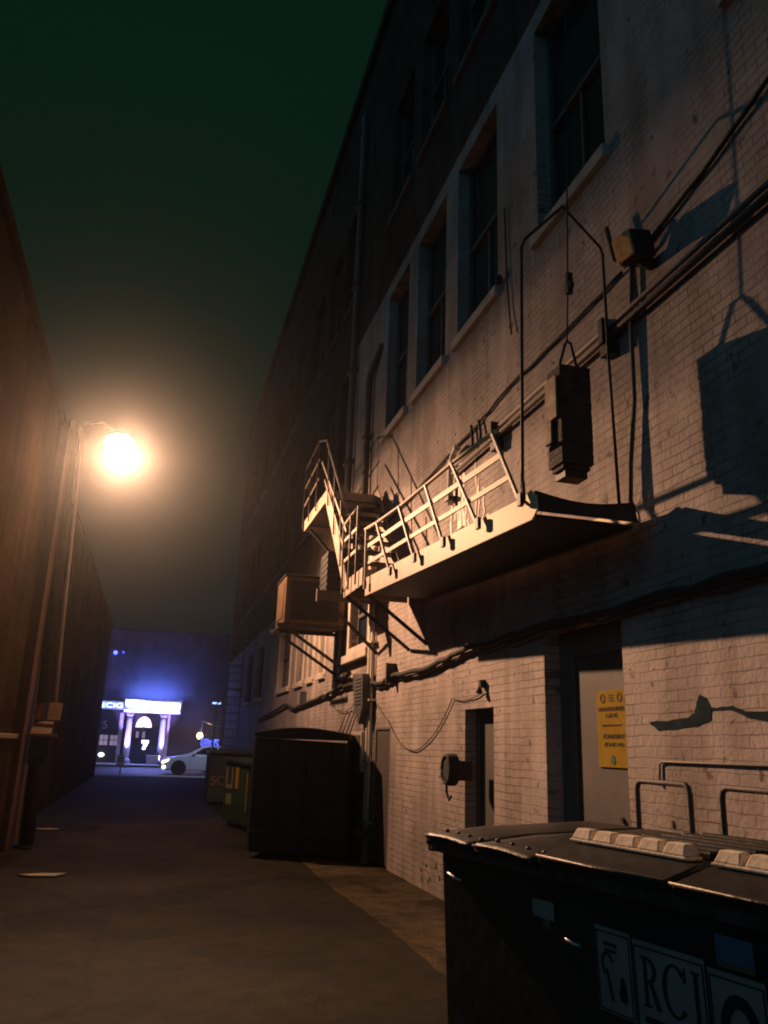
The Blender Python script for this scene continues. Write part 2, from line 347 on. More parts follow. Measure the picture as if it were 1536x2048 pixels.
def wall_yz(mb, x, y0, y1, z0, z1, holes, depth):
    """wall face at X=x with rectangular openings (ya,yb,za,zb) and reveals depth deep"""
    ys = sorted({y0, y1, *[h[0] for h in holes], *[h[1] for h in holes]}); zs = sorted({z0, z1, *[h[2] for h in holes], *[h[3] for h in holes]})
    for a, b in zip(ys, ys[1:]):
        for c, d in zip(zs, zs[1:]):
            ym, zm = (a+b)/2, (c+d)/2
            if any(h[0] < ym < h[1] and h[2] < zm < h[3] for h in holes): continue
            mb.poly([(x, a, c), (x, a, d), (x, b, d), (x, b, c)])
    for i, h in enumerate(holes):
        a, b, c, d = h[:4]; e = x+(h[4] if len(h) > 4 else depth)
        mb.poly([(x, a, c), (x, a, d), (e, a, d), (e, a, c)]); mb.poly([(x, b, c), (x, b, d), (e, b, d), (e, b, c)])
        mb.poly([(x, a, d), (x, b, d), (e, b, d), (e, a, d)])
        if c > z0: mb.poly([(x, a, c), (x, b, c), (e, b, c), (e, a, c)])

# ================================================================== SETTING
def sheet(name, x0, x1, y0, y1, z, m, **k):
    return tag(MB().poly([(x0, y0, z), (x1, y0, z), (x1, y1, z), (x0, y1, z)]).build(name, m), **k)
sheet('alley_pavement', -60, 60, -30, 100, 0, M['asphalt'], kind='structure')
rnd = random.Random(12)
tag(MB().poly([(3.31, 3.0, .004), (3.31, 14.6, .004)]+[(2.27+rnd.uniform(-.012, .012)+.03*math.sin(k*.23), 14.6-k*.2, .004) for k in range(59)]).build('concrete_apron', M['concrete']), kind='structure')
sheet('street', -40, 40, 42.3, 53.6, .006, M['street'], kind='structure')
tag(MB().box(-40, 40, 40.1, 42.3, -.05, .02).build('sidewalk', M['walk']), kind='structure')
tag(MB().box(-40, 40, 53.6, 57.0, -.05, .13).build('far_sidewalk', M['walk']), kind='structure')
for k in range(6):
    sheet('lane_marking', -20+k*7, -17+k*7, 47.9, 48.05, .010, M['label_cream'], kind='structure')

# ================================================================== RIGHT HAND BUILDING
X0 = 3.31
bld = thing('brick_building', 'tall cream painted brick building with dark windows along the right of the alley', 'building', loc=(X0, 12, 0))
def bp(o): return place(o, bld)
rows = []
upY = [(5.25, 6.58), (7.62, 8.96), (9.43, 10.74), (11.22, 12.46), (15.05, 16.4), (17.0, 18.3), (19.2, 20.5), (22.2, 23.5), (24.3, 25.6), (26.4, 27.7), (30, 31.3), (32.1, 33.4), (34.2, 35.5)]
for z0, z1 in ((6.72, 9.35), (11.0, 13.4)):
    for a, b in upY: rows.append((a, b, z0, z1, .22))
rows += [(2.2, 3.6, 6.72, 9.35, .22), (2.2, 3.6, 11.0, 13.4, .22)]
low = [(21.2, 23.2), (19.25, 20.2), (17.95, 18.5), (16.6, 17.15)]
for a, b in low: rows.append((a, b, 3.06, 4.75, .16))
rows.append((12.98, 14.3, 3.28, 4.45, .16))
rows += [(27, 28.6, 3.06, 4.75, .16), (30, 31.6, 3.06, 4.75, .16)]
doors = [(11.57, 12.41, 0, 1.9, .05), (7.81, 8.61, 0, 2.04, .18), (5.38, 6.66, 0, 2.64, .20)]
def seg(y0, y1, z0, z1):
    m_ = MB(); wall_yz(m_, X0, y0, y1, z0, z1, [h for h in rows+doors if y0 <= h[0] and h[1] <= y1 and z0 <= h[2] and h[3] <= z1], .2); return m_
mb = seg(-1, 15, 0, 9.6); m2 = seg(15, 40, 0, 5.3)
k0 = len(mb.v); mb.v += m2.v; mb.f += [tuple(q+k0 for q in f) for f in m2.f]; mb.sm += m2.sm
mb.poly([(X0, -1, 0), (X0, -1, 16.5), (14, -1, 16.5), (14, -1, 0)])
bp(mb.build('wall', M['paint_brick'], weld=True))
mb = seg(-1, 15, 9.6, 16.5); m2 = seg(15, 40, 5.3, 16.5)
k0 = len(mb.v); mb.v += m2.v; mb.f += [tuple(q+k0 for q in f) for f in m2.f]; mb.sm += m2.sm
mb.poly([(X0, 40, 0), (X0, 40, 16.5), (14, 40, 16.5), (14, 40, 0)]); mb.poly([(X0, -1, 16.5), (X0, 40, 16.5), (14, 40, 16.5), (14, -1, 16.5)])
bp(mb.build('upper_wall', M['dimmed_brick'], weld=True))  # upper brick coloured darker in place of light fading upward
bp(MB().box(X0-.12, X0+.3, -1, 40, 16.502, 16.8).build('cornice', M['dimmed_brick'], bevel=.02))
def window(h, sill_h=.13, mull=True):
    a, b, c, d, e = h; x = X0+e
    fr = MB()
    fr.box(x-.06, x, a, a+.06, c, d); fr.box(x-.06, x, b-.06, b, c, d); fr.box(x-.06, x, a+.06, b-.06, c, c+.07); fr.box(x-.06, x, a+.06, b-.06, d-.06, d)
    zm = (c+d)/2; fr.box(x-.072, x, a+.06, b-.06, zm-.03, zm+.03)
    if mull and b-a > .9: ym = (a+b)/2; fr.box(x-.05, x, ym-.02, ym+.02, c+.07, zm-.03)
    w = bp(fr.build('window', M['frame']))
    p = MB().poly([(x-.02, a+.02, c+.02), (x-.02, b-.02, c+.02), (x-.02, b-.02, d-.02), (x-.02, a+.02, d-.02)]).build('pane', M['glass'], w)
    s = MB().box(X0-.075, X0+e-.062, a-.07, b+.07, c-sill_h, c-.002).build('sill', M['sill_dimmed'] if (c > 9 or (a > 15 and c > 5)) else M['trim'], w, bevel=.01)  # high and far sills take a darker colour in place of shade
    for q in (p, s): q.matrix_parent_inverse = w.matrix_world.inverted()
    return w
for h in rows: window(h)
# pale timber mullions and casings round the low window band and the landing window
for a, b in low:
    for y0_, y1_ in ((a-.13, a-.003), (b+.003, b+.13)): bp(MB().box(X0-.035, X0-.002, y0_, y1_, 3.0, 4.85).build('window_casing', M['trim']))
for y0_, y1_ in ((12.74, 12.975), (14.305, 14.6)): bp(MB().box(X0-.05, X0-.002, y0_, y1_, 3.1, 4.7).build('window_casing', M['trim']))
bp(MB().box(X0-.14, X0-.052, 12.7, 14.65, 3.02, 3.16).build('window_ledge', M['trim'], bevel=.01))

def door(h, mname, frame_w, handle_y, handle_z):
    a, b, c, d, e = h; x = X0+e
    dr = MB().box(x-.03, x+.02, a+frame_w, b-frame_w, .02, d-frame_w)
    o = bp(dr.build('door', M[mname], bevel=.004))
    fr = MB(); fr.box(x-.05, x+.02, a, a+frame_w-.002, 0, d); fr.box(x-.05, x+.02, b-frame_w+.002, b, 0, d); fr.box(x-.05, x+.02, a+frame_w, b-frame_w, d-frame_w+.002, d)
    f = fr.build('door_frame', M['door_frame'], o)
    hd = MB().tube([(x-.03, handle_y, handle_z), (x-.09, handle_y, handle_z), (x-.09, handle_y-.11, handle_z)], .011)
    hd.lathe([(.028, -.034), (.028, -.03)], (x, handle_y, handle_z), axis='X', n=12); hd.lathe([(.022, -.05), (.022, -.03)], (x, handle_y, handle_z+.14), axis='X', n=12)
    hh = hd.build('handle', M['steel_dark'], o)
    for q in (f, hh): q.matrix_parent_inverse = o.matrix_world.inverted()
    return o
bpy.context.view_layer.update()
door(doors[0], 'door', .035, 12.28, .95)
door(doors[1], 'door', .06, 7.98, .98)
d3 = door(doors[2], 'door', .24, 5.75, 1.0)
# threshold steps
bp(MB().box(X0-.10, X0+.10, 5.40, 6.64, .006, .10).build('doorstep', M['concrete'], bevel=.01))
# white drips of old paint and dark teal shapes imitating a cast shadow, painted flat on the brick
rnd = random.Random(3)
for nq, (y, z1, L, w) in enumerate(((8.98, 5.25, .95, .030), (8.80, 5.10, 1.15, .040), (8.86, 4.75, .8, .045), (8.70, 4.85, 1.0, .040), (8.62, 4.4, .75, .03), (8.28, 5.0, 1.15, .024), (8.2, 4.6, .7, .02), (9.1, 4.75, .8, .026), (8.52, 4.2, .45, .045), (8.05, 4.45, .4, .02), (7.95, 4.1, .3, .028), (9.22, 5.3, .7, .018))):
    m_ = 14; left = []; right = []
    for i in range(m_+1):
        z = z1-L*i/m_; c_ = y+.02*math.sin(i*.9+nq)+rnd.uniform(-.008, .008); ww = w*rnd.uniform(.35, 1.5)*(1-.45*i/m_)
        left.append((c_-ww, z)); right.append((c_+ww, z))
    d_ = MB(); q0 = .004+.0004*nq
    for i in range(m_): d_.poly([(X0-q0, *left[i]), (X0-q0, *right[i]), (X0-q0, *right[i+1]), (X0-q0, *left[i+1])])
    bp(d_.build('paint_drip', M['paint_drip'], weld=True))
def ragged(pts, amp, sub, seed):
    r_ = random.Random(seed); out = []
    for k in range(len(pts)):
        a, b = pts[k], pts[(k+1) % len(pts)]
        for t in range(sub): out.append((lerp(a[0], b[0], t/sub)+r_.uniform(-amp, amp), lerp(a[1], b[1], t/sub)+r_.uniform(-amp, amp)))
    return out
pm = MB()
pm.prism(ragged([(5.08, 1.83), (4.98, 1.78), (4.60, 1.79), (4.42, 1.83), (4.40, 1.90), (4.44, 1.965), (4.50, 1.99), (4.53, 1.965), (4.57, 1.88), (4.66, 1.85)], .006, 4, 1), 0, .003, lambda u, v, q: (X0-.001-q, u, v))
bp(pm.build('painted_shadow', M['painted_shadow'])); pm = MB()
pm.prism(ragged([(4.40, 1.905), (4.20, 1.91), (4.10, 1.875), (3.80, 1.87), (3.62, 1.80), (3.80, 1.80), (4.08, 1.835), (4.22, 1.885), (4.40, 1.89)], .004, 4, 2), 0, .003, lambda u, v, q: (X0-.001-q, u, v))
bp(pm.build('painted_shadow', M['painted_shadow']))
for k in range(6, 14):
    if k < 7: y = rnd.uniform(4.84, 5.02); z = rnd.uniform(1.12, 1.36)
    else: y = rnd.uniform(9.2, 10.3); z = rnd.uniform(.08, .45)
    w = rnd.uniform(.012, .035); h = rnd.uniform(.015, .05)
    bp(MB().prism([(y+w*math.cos(2*PI*i/7)*rnd.uniform(.4, 1), z+h*math.sin(2*PI*i/7)*rnd.uniform(.4, 1)) for i in range(7)], 0, .003+.0004*k, lambda u, v, q: (X0-.001-q, u, v)).build('rust_mark', M['rust']))

# ---- yellow notice on the recessed door
sg = thing('notice_board', 'tall yellow printed notice fixed to the grey recessed door', 'sign', loc=(3.468, 5.76, 1.8))
def sp(o): return place(o, sg)
sp(MB().box(3.466, 3.476, 5.53, 5.98, 1.515, 2.10).build('panel', M['yellow'], bevel=.002))
def stext(b, z, s, w, m='ink', y=5.755, nm='lettering'): sp(text(nm, b, M[m], on_wall(3.464, y, z), s, w, depth=.003))
stext('UNAUTHORIZED', 1.955, .045, .40); stext('LANE', 1.905, .045, .17); stext('PRIVATE PROPERTY', 1.83, .018, .30)
stext('TOWAWAY', 1.745, .05, .32, y=5.74); stext('ZONE NO', 1.685, .04, .28, y=5.74)
for y in (5.88, 5.63):
    n = 18; ic = MB()
    for i in range(n):
        a, b = 2*PI*i/n, 2*PI*(i+1)/n
        ic.prism([(y+.036*math.cos(a), 2.04+.036*math.sin(a)), (y+.036*math.cos(b), 2.04+.036*math.sin(b)), (y+.025*math.cos(b), 2.04+.025*math.sin(b)), (y+.025*math.cos(a), 2.04+.025*math.sin(a))], 0, .003, lambda u, v, q: (3.465-q, u, v))
    sp(ic.build('pictogram', M['ink']))
for z in (2.02, 2.04, 2.06): sp(MB().box(3.462, 3.465, 5.72, 5.79, z-.004, z+.004).build('print_line', M['ink']))
sp(MB().prism([(5.74, 1.60), (5.72, 1.55), (5.75, 1.535), (5.79, 1.55), (5.78, 1.585), (5.76, 1.61)], 0, .003, lambda u, v, q: (3.465-q, u, v)).build('emblem', M['green_ink']))

sg.location.y += .075

# ================================================================== THINGS ON THE RIGHT WALL
# thick pair of conduits along the wall at first floor
c = thing('conduit_run', 'thick pair of dark conduits running level along the brick wall below the tall windows', 'conduit', loc=(3.25, 5, 4.95))
place(MB().tube([(3.24, 8.9, 4.95), (3.24, 1.0, 4.95)], .022, 10).build('pipe', M['conduit']), c)
place(MB().tube([(3.25, 8.9, 4.875), (3.25, 1.0, 4.885)], .028, 10).build('pipe', M['conduit_dark']), c)
for y in (7.55, 5.25, 3.2): place(MB().box(3.17, 3.309, y-.03, y+.03, 4.80, 5.02).box(3.20, 3.309, y-.06, y+.06, 4.70, 4.80).build('bracket', M['steel_dark']), c)
c = thing('weatherhead_pipe', 'short pale gooseneck pipe bending out of the wall above the folding stair', 'pipe', loc=(3.25, 8.9, 4.6))
place(MB().tube([(3.25, 9.0, 4.5), (3.25, 9.0, 4.92), (3.25, 8.97, 5.05), (3.24, 8.88, 5.13), (3.22, 8.74, 5.15), (3.2, 8.62, 5.10)], .035, 12).build('pipe', M['white_pipe']), c)
place(MB().box(3.2, 3.309, 8.93, 9.07, 4.55, 4.60).build('clamp', M['steel_dark']), c)
tag(MB().tube(wavy([(3.28, 13.2, 5.02), (3.28, 10.66, 5.12), (3.28, 9.5, 5.2), (3.28, 8.17, 5.25), (3.28, 7.32, 5.33), (3.28, 5.89, 5.33), (3.28, 5.06, 5.36)], .012, 2), .016, 6).build('cable', M['cable']), 'thin dark cable strung along the wall just under the tall window sills', 'cable')
tag(MB().tube(wavy([(3.28, 4.95, 5.34), (3.28, 4.0, 5.52), (3.27, 3.2, 5.70), (3.27, 1.5, 6.0)], .012, 5), .018, 6).build('cable', M['cable']), 'thin cable rising along the wall past the unlit box lamp', 'cable')
tag(MB().tube([(3.27, 8.35, 5.30), (3.27, 8.30, 5.1), (3.26, 8.28, 4.98)], .018, 6).tube([(3.27, 8.12, 5.28), (3.27, 8.05, 5.1), (3.26, 8.03, 4.98)], .018, 6).build('cable_drop', M['cable']), 'two short dark cables dropping side by side to the thick conduits', 'cable')
c = thing('drop_conduit', 'upright dark conduit from a bent bracket down to the near end of the folding stair', 'conduit', loc=(3.27, 4.95, 3.5))
place(MB().tube([(3.27, 4.90, 5.33), (3.265, 4.95, 4.8), (3.27, 4.97, 4.2), (3.265, 5.06, 3.7), (3.26, 5.08, 3.42)], .017, 8).build('pipe', M['conduit_dark']), c)
place(MB().tube([(3.2, 5.12, 5.80), (3.2, 5.02, 5.42), (3.22, 4.92, 5.32), (3.24, 4.72, 5.32), (3.27, 4.5, 5.40)], .02, 8).build('bracket', M['steel_dark']), c)
# wavy bundle of cables lower down
c = thing('cable_bundle', 'thick sagging bundle of cables running along the wall above the doors', 'cable', loc=(3.24, 10, 2.6))
pts = [(3.8-3, 2.66), (3.8, 2.65), (5.31, 2.66), (6.68, 2.68), (7.64, 2.67), (8.47, 2.69), (9.11, 2.63), (10.05, 2.58), (11.17, 2.60), (11.82, 2.54), (12.7, 2.58), (13.53, 2.61), (14.67, 2.66), (15.97, 2.57), (18.1, 2.52), (19.7, 2.44), (21.29, 2.59), (23.47, 2.47), (26.75, 2.34)]
place(MB().tube(wavy([(3.24, a, b) for a, b in pts], .018, 11), .034, 8).build('cable', M['cable']), c)
place(MB().tube(wavy([(3.27, a, b-.05) for a, b in pts], .024, 12), .02, 6).build('cable', M['conduit_dark']), c)
for y in (11.38, 14.9, 18.6): place(MB().box(3.16, 3.309, y-.025, y+.025, 2.50, 2.78).build('hanger', M['steel_dark']), c)
def wire(name, pts, r, label, x=3.29):
    P = []
    for i in range(len(pts)-1):
        a, b = pts[i], pts[i+1]
        for j in range(6):
            t = j/6; P.append((x, lerp(a[0], b[0], t), lerp(a[1], b[1], t)-.05*math.sin(PI*t)*abs(a[0]-b[0])**.5*.6))
    P.append((x, *pts[-1])); return tag(MB().tube(P, r, 5).build(name, M['conduit_dark']), label, 'wire')
wire('slack_wire', [(12.3, 2.25), (11.68, 2.0), (11.02, 1.68), (10.33, 1.58), (9.56, 1.80), (8.96, 2.18), (8.49, 2.15), (8.06, 2.2)], .007, 'long thin wire sagging across the wall between the two grey doors')
wire('slack_wire', [(16.2, 2.58), (15.4, 2.34), (14.72, 2.22), (13.94, 2.25), (13.3, 2.5)], .007, 'thin wire looping down from the cable bundle above the black container', 3.27)
for y in (14.55, 14.25, 13.95, 13.7):
    tag(MB().tube([(3.28, y-.35, 2.18), (3.24, y-.42, 2.20), (3.2, y+.0, 1.80), (3.2, y+.02, 1.76)], .012, 6).build('wall_hook', M['steel_dark']), 'slanting thin hook rod on the wall just above the black container', 'hook', 'hook rods above the black container')
# downspout and electrical cluster
c = thing('downspout', 'pale downspout dropping from the landing window to an elbow on the wall', 'pipe', loc=(3.25, 14.8, 2.8))
place(MB().tube([(3.25, 14.98, 4.6), (3.25, 14.98, 2.96), (3.24, 14.9, 2.86), (3.22, 14.7, 2.83), (3.21, 14.35, 2.83)], .035, 10).build('pipe', M['white_pipe']), c)
place(MB().tube([(3.22, 14.4, 2.83), (3.2, 14.12, 2.80), (3.22, 14.0, 2.84)], .05, 10).build('elbow', M['steel_dark']), c)
c = thing('electric_meter_box', 'dark ribbed electric meter box tapering to the conduits beside the far grey door', 'meter box', loc=(3.2, 13, 2.1))
mbx = MB().prism([(13.22, 2.76), (12.56, 2.72), (12.5, 2.2), (12.72, 1.95), (13.02, 2.16)], .0, .20, lambda u, v, q: (3.305-q, u, v))
for k in range(8): z = 2.25+k*.056; mbx.box(3.09, 3.103, 12.60, 13.0, z, z+.02)
place(mbx.build('housing', M['door'], bevel=.008), c)
place(MB().tube([(3.22, 12.75, 2.0), (3.24, 12.72, 1.2), (3.25, 12.8, .1)], .025, 8).build('pipe', M['steel_dark']), c)
c = thing('breaker_panel', 'flat grey breaker panel low on the wall behind the black container', 'panel', loc=(3.25, 13, 1.3))
place(MB().box(3.15, 3.305, 12.66, 13.32, 1.24, 1.84).build('cabinet', M['trim'], bevel=.01), c)
place(MB().box(3.138, 3.148, 12.72, 13.26, 1.29, 1.79).build('cover', M['door'], bevel=.004), c)
for y, r, lab in ((12.62, .045, 'pale conduit'), (12.50, .028, 'slim pale conduit')):
    cc = MB().tube([(3.25, y+.08, 4.9), (3.25, y+.06, 3.2), (3.25, y, 1.6), (3.25, y, .02)], r, 10)
    for z in (.5, 1.4, 2.3, 3.2): cc.box(3.19, 3.309, y-.07, y+.1, z, z+.03)
    tag(cc.build('conduit', M['white_pipe']), 'wide pale upright conduit rising beside the far grey door' if r > .04 else 'narrow pale upright conduit touching the far grey door frame', 'conduit')
c = thing('standpipe', 'squat dark standpipe with two caps at the foot of the wall by the container', 'pipe', loc=(3.1, 12.0, 0))
place(MB().lathe([(.08, 0), (.08, .04), (.05, .05), (.05, .45), (.06, .46), (.06, .53), (.02, .55)], (3.16, 12.22, 0), 14).build('pipe', M['conduit_dark']), c)
place(MB().tube([(3.16, 12.22, .4), (3.04, 12.09, .42)], .04, 10).tube([(3.16, 12.22, .4), (3.04, 12.37, .42)], .04, 10).build('outlet', M['steel_dark']), c)
# tall pipes by the tall windows
for y, r, z1, lab in ((13.38, .06, 8.1, 'dark upright drainpipe between the tall windows and the fire escape'), (14.75, .05, 15.5, 'slim upright drainpipe rising out of sight past the upper storeys'), (15.0, .03, 15.5, 'thin pale conduit rising behind the slim drainpipe')):
    p = MB().tube([(3.22, y, 3.9 if y < 14 else 4.6), (3.22, y, z1)]+([(3.22, y-.1, z1+.12), (3.3, y-.6, z1+.5)] if y < 14 else []), r, 10)
    for z in range(5, int(z1), 2): p.box(3.15, 3.309, y-.09, y+.09, z, z+.05)
    tag(p.build('drainpipe', M['conduit_dark'] if r > .04 else M['conduit']), lab, 'drainpipe')
# thin antenna wire with insulator by the third window
tag(MB().tube([(3.28, 7.35, 7.6), (3.28, 7.30, 6.6), (3.28, 7.25, 6.2), (3.27, 7.18, 5.9)], .01, 5).lathe([(.03, -.05), (.05, 0), (.03, .05)], (3.25, 7.45, 6.72), 8).build('wire_drop', M['cable']), 'short thin wire hanging from an insulator beside a tall window', 'wire')
# wall light (off)
c = thing('wall_light', 'unlit box shaped wall lamp with a square glass front', 'lamp', loc=(3.2, 4.6, 5.25))
q = Matrix.Translation((3.10, 4.62, 5.27)) @ Matrix.Scale(.74, 4) @ Matrix.Rotation(math.radians(9), 4, 'Z') @ Matrix.Rotation(math.radians(-14), 4, 'Y')
place(MB().box(-.11, .17, -.13, .13, -.15, .14, q).build('housing', M['steel_dark'], bevel=.015), c)
place(MB().prism([(-.12, -.14), (.12, -.14), (.12, .13), (-.12, .13)], 0, .03, lambda u, v, w: q @ Vector((-.112-w, u, v))).build('glass', M['hay'], bevel=.008), c)
place(MB().tube([(3.13, 4.62, 5.2), (3.30, 4.68, 5.2)], .05, 8).build('mount', M['steel_dark']), c)
# little bell above the second door and lock box beside it
c = thing('door_bell_lamp', 'tiny dark fixture on the wall above the middle grey door', 'lamp', loc=(3.27, 8.04, 2.24))
place(MB().box(3.25, 3.309, 8.02, 8.08, 2.24, 2.32).lathe([(.015, .03), (.03, 0), (.035, -.04)], (3.25, 8.05, 2.22), 10).build('housing', M['steel_dark']), c)
c = thing('hose_reel', 'dark round reel of coiled hose hung on the wall beside the middle grey door', 'hose reel', loc=(3.2, 8.45, 1.4))
place(MB().box(3.14, 3.309, 8.40, 8.52, 1.30, 1.50).build('bracket', M['steel_dark']), c)
hz = MB(); rr = random.Random(8)
for k in range(7):
    rad = .12+.016*rr.random(); off = .015*k
    hz.tube([(3.04+off, 8.46+rad*math.cos(2*PI*i/18)*(1+.08*rr.random()), 1.41+1.15*rad*math.sin(2*PI*i/18)) for i in range(19)], .018, 6)
hz.lathe([(.11, 0), (.115, .13)], (3.04, 8.46, 1.41), 14, 'X')
place(hz.build('hose', M['cable']), c)
place(MB().tube([(3.08, 8.55, 1.28), (3.09, 8.58, 1.18), (3.1, 8.52, 1.10), (3.1, 8.46, 1.14)], .014, 6).build('hose_end', M['cable']), c)
# hoop guards in front of the wall
def hoop(y0, y1, label):
    t = thing('hoop_guard', label, 'hoop guard', 'bent pipe hoop guards by the wall', loc=(3.0, (y0+y1)/2, 0))
    place(MB().tube([(3.0, y0, .12), (3.0, y0, 1.40), (3.0, y0+.012, 1.44), (3.0, y0+.045, 1.455), (3.0, y1-.045, 1.455), (3.0, y1-.012, 1.44), (3.0, y1, 1.40), (3.0, y1, .12)], .017, 10).build('pipe', M['conduit_dark']), t)
    for y in (y0, y1): place(MB().lathe([(.055, .006), (.055, .12), (.03, .13)], (3.0, y, 0), 12).build('footing', M['concrete']), t)
hoop(4.24, 4.78, 'dark bent pipe hoop guard standing nearest the recessed door with the yellow notice')
hoop(3.35, 3.96, 'dark bent pipe hoop guard cut off by the right edge of the photo')
tag(MB().tube([(3.298, 4.98, 1.42), (3.298, 4.97, 1.56), (3.298, 4.93, 1.575), (3.298, 2.2, 1.575)], .008, 8).build('wall_conduit', M['conduit']), 'slim painted conduit running level on the wall above the hoop guards', 'conduit')

# ================================================================== FIRE ESCAPE
fe = thing('fire_escape', 'cream steel fire escape with two landings and a steep flight fixed to the wall', 'fire escape', loc=(2.8, 12, 3.6))
def fp(o): return place(o, fe)
XO = 2.37
# lower landing
fp(MB().box(XO, XO+.02, 9.80, 10.86, 3.58, 3.80).box(XO+.02, 3.29, 9.80, 9.82, 3.58, 3.78).box(XO+.02, 3.29, 10.84, 10.86, 3.58, 3.78).build('landing_edge', M['steel_paint']))
fp(MB().box(XO+.022, 3.30, 9.822, 10.838, 3.70, 3.72).build('landing_floor', M['steel_dark']))
r = MB().tube([(XO-.02, 10.95, 4.64), (XO-.02, 10.0, 4.68)], .018, 8)
for z in (4.39, 4.09): r.bar((XO-.02, 10.88, z), (XO-.02, 10.02, z), .014, .045)
fp(r.build('railing', M['steel_paint']))
for y in (10.9, 10.45, 10.04): fp(MB().bar((XO-.035, y-.08 if y > 10.8 else y, 3.62), (XO-.035, y, 4.68), .022, .022, (0, 1, 0)).build('post', M['conduit_dark']))
fp(MB().bar((2.37, 9.95, 3.58), (3.3, 9.95, 2.9), .04, .04).bar((2.37, 10.7, 3.58), (3.3, 10.7, 2.9), .04, .04).build('brace', M['steel_dark']))
# upper flight
def flight(x, mname):
    fp(MB().prism([(12.45, 5.70), (12.30, 5.70), (10.72, 3.88), (10.62, 3.72), (10.80, 3.66), (12.5, 5.42)], 0, .012, lambda u, v, q: (x+q, u, v)).build('stringer', M[mname]))
flight(XO-.012, 'steel_paint'); flight(3.18, 'steel_paint')
st = MB()
for k in range(1, 9):
    t = k/9; y = lerp(12.4, 10.72, t); z = lerp(5.58, 3.74, t); st.box(XO+.002, 3.178, y-.11, y+.11, z-.012, z+.012)
fp(st.build('treads', M['steel_dark']))
r = MB().tube([(XO-.03, 13.3, 6.78), (XO-.03, 12.62, 6.56), (XO-.03, 10.68, 4.73)], .018, 8)
r.bar((XO-.03, 12.92, 6.27), (XO-.03, 10.73, 4.50), .014, .04); r.bar((XO-.03, 12.6, 5.85), (XO-.03, 10.86, 4.30), .014, .04)
fp(r.build('railing', M['steel_paint']))
for t in (.15, .5, .85):
    y = lerp(12.45, 10.79, t); z = lerp(5.55, 3.8, t); fp(MB().bar((XO-.035, y, z), (XO-.035, y+.12, z+1.02), .022, .022, (0, 1, 0)).build('post', M['conduit_dark']))
# upper landing
fp(MB().box(XO, XO+.02, 12.47, 14.6, 5.46, 5.66).box(XO+.02, 3.29, 12.47, 12.49, 5.46, 5.64).box(XO+.02, 3.29, 14.58, 14.6, 5.46, 5.64).build('landing_edge', M['steel_paint']))
fp(MB().box(XO+.022, 3.30, 12.492, 14.578, 5.56, 5.58).build('landing_floor', M['steel_dark']))
r = MB().tube([(XO-.02, 14.7, 6.70), (XO-.02, 13.3, 6.80)], .018, 8)
for z in (6.36, 6.0): r.bar((XO-.02, 14.6, z-.06), (XO-.02, 13.22, z+.06), .014, .04)
fp(r.build('railing', M['steel_paint']))
for y in (14.58, 14.0, 13.3): fp(MB().bar((XO-.03, y, 5.5), (XO-.03, y, 6.78), .022, .022, (0, 1, 0)).build('post', M['conduit_dark']))
fp(MB().bar((2.45, 12.6, 5.46), (3.3, 12.6, 4.6), .05, .05).bar((2.45, 14.4, 5.46), (3.3, 14.4, 4.6), .05, .05).build('brace', M['steel_dark']))

# counterbalanced folding stair
ss = thing('folding_stair', 'counterbalanced cream steel stair held nearly level over the alley with its own railing', 'stair', loc=(2.75, 7.2, 3.3))
def ssp(o): return place(o, ss)
YF, YN = 9.66, 4.86
def zt(y): return lerp(3.33, 3.63, (y-YN)/(YF-YN))      # top edge of stringer
def zb(y): return lerp(3.145, 3.40, (y-YN)/(YF-YN))
prof = [(YF, zt(YF)), (YF-.04, zb(YF)), (YN+.05, zb(YN)+.0), (YN-.03, zb(YN)+.05), (YN-.01, zt(YN)-.03), (YN+.06, zt(YN)+.03), (YN+.16, zt(YN+.16))]
ssp(MB().prism(prof, 0, .014, lambda u, v, q: (XO+q, u, v)).build('stringer', M['steel_paint']))
ssp(MB().prism(prof, 0, .014, lambda u, v, q: (3.16+q, u, v)).build('stringer', M['steel_paint']))
ssp(MB().bar((2.778, YF-.06, zb(YF)+.03), (2.778, YN+.06, zb(YN)+.03), .76, .012).build('soffit_plate', M['steel_dark']))
tr = MB()
for k in range(17): y = YN+.3+k*.27; tr.box(XO+.016, 3.158, y-.10, y+.10, zb(y)+.06, zb(y)+.075)
ssp(tr.build('treads', M['steel_dark']))
lip = MB()
P = []
for i in range(7):
    x = lerp(XO+.016, 3.158, i/6); sag = -.05*math.sin(PI*i/6); P.append((x, sag))
for a, b in zip(P, P[1:]):
    lip.poly([(a[0], YN-.02, zb(YN)+.04), (b[0], YN-.02, zb(YN)+.04), (b[0], YN+.02, zt(YN)+.02+b[1]+.0), (a[0], YN+.02, zt(YN)+.02+a[1])])
    lip.poly([(a[0], YN+.02, zt(YN)+.02+a[1]), (b[0], YN+.02, zt(YN)+.02+b[1]), (b[0], YN+.10, zt(YN)-.02+b[1]), (a[0], YN+.10, zt(YN)-.02+a[1])])
ssp(lip.build('end_plate', M['steel_dark'], weld=True))
XR = XO-.03
ssp(MB().tube([(XR, 9.60, 4.245), (XR, 9.0, 4.185), (XR, 8.0, 4.115), (XR, 6.4, 4.065), (XR, 5.46, 4.0)], .019, 8).build('handrail', M['steel_paint']))
ssp(MB().bar((XR, 9.42, 3.99), (XR, 5.32, 3.765), .016, .05).build('mid_rail', M['steel_paint']))
ssp(MB().bar((XR, 9.38, 3.77), (XR, 5.20, 3.545), .016, .042).build('mid_rail', M['steel_paint']))
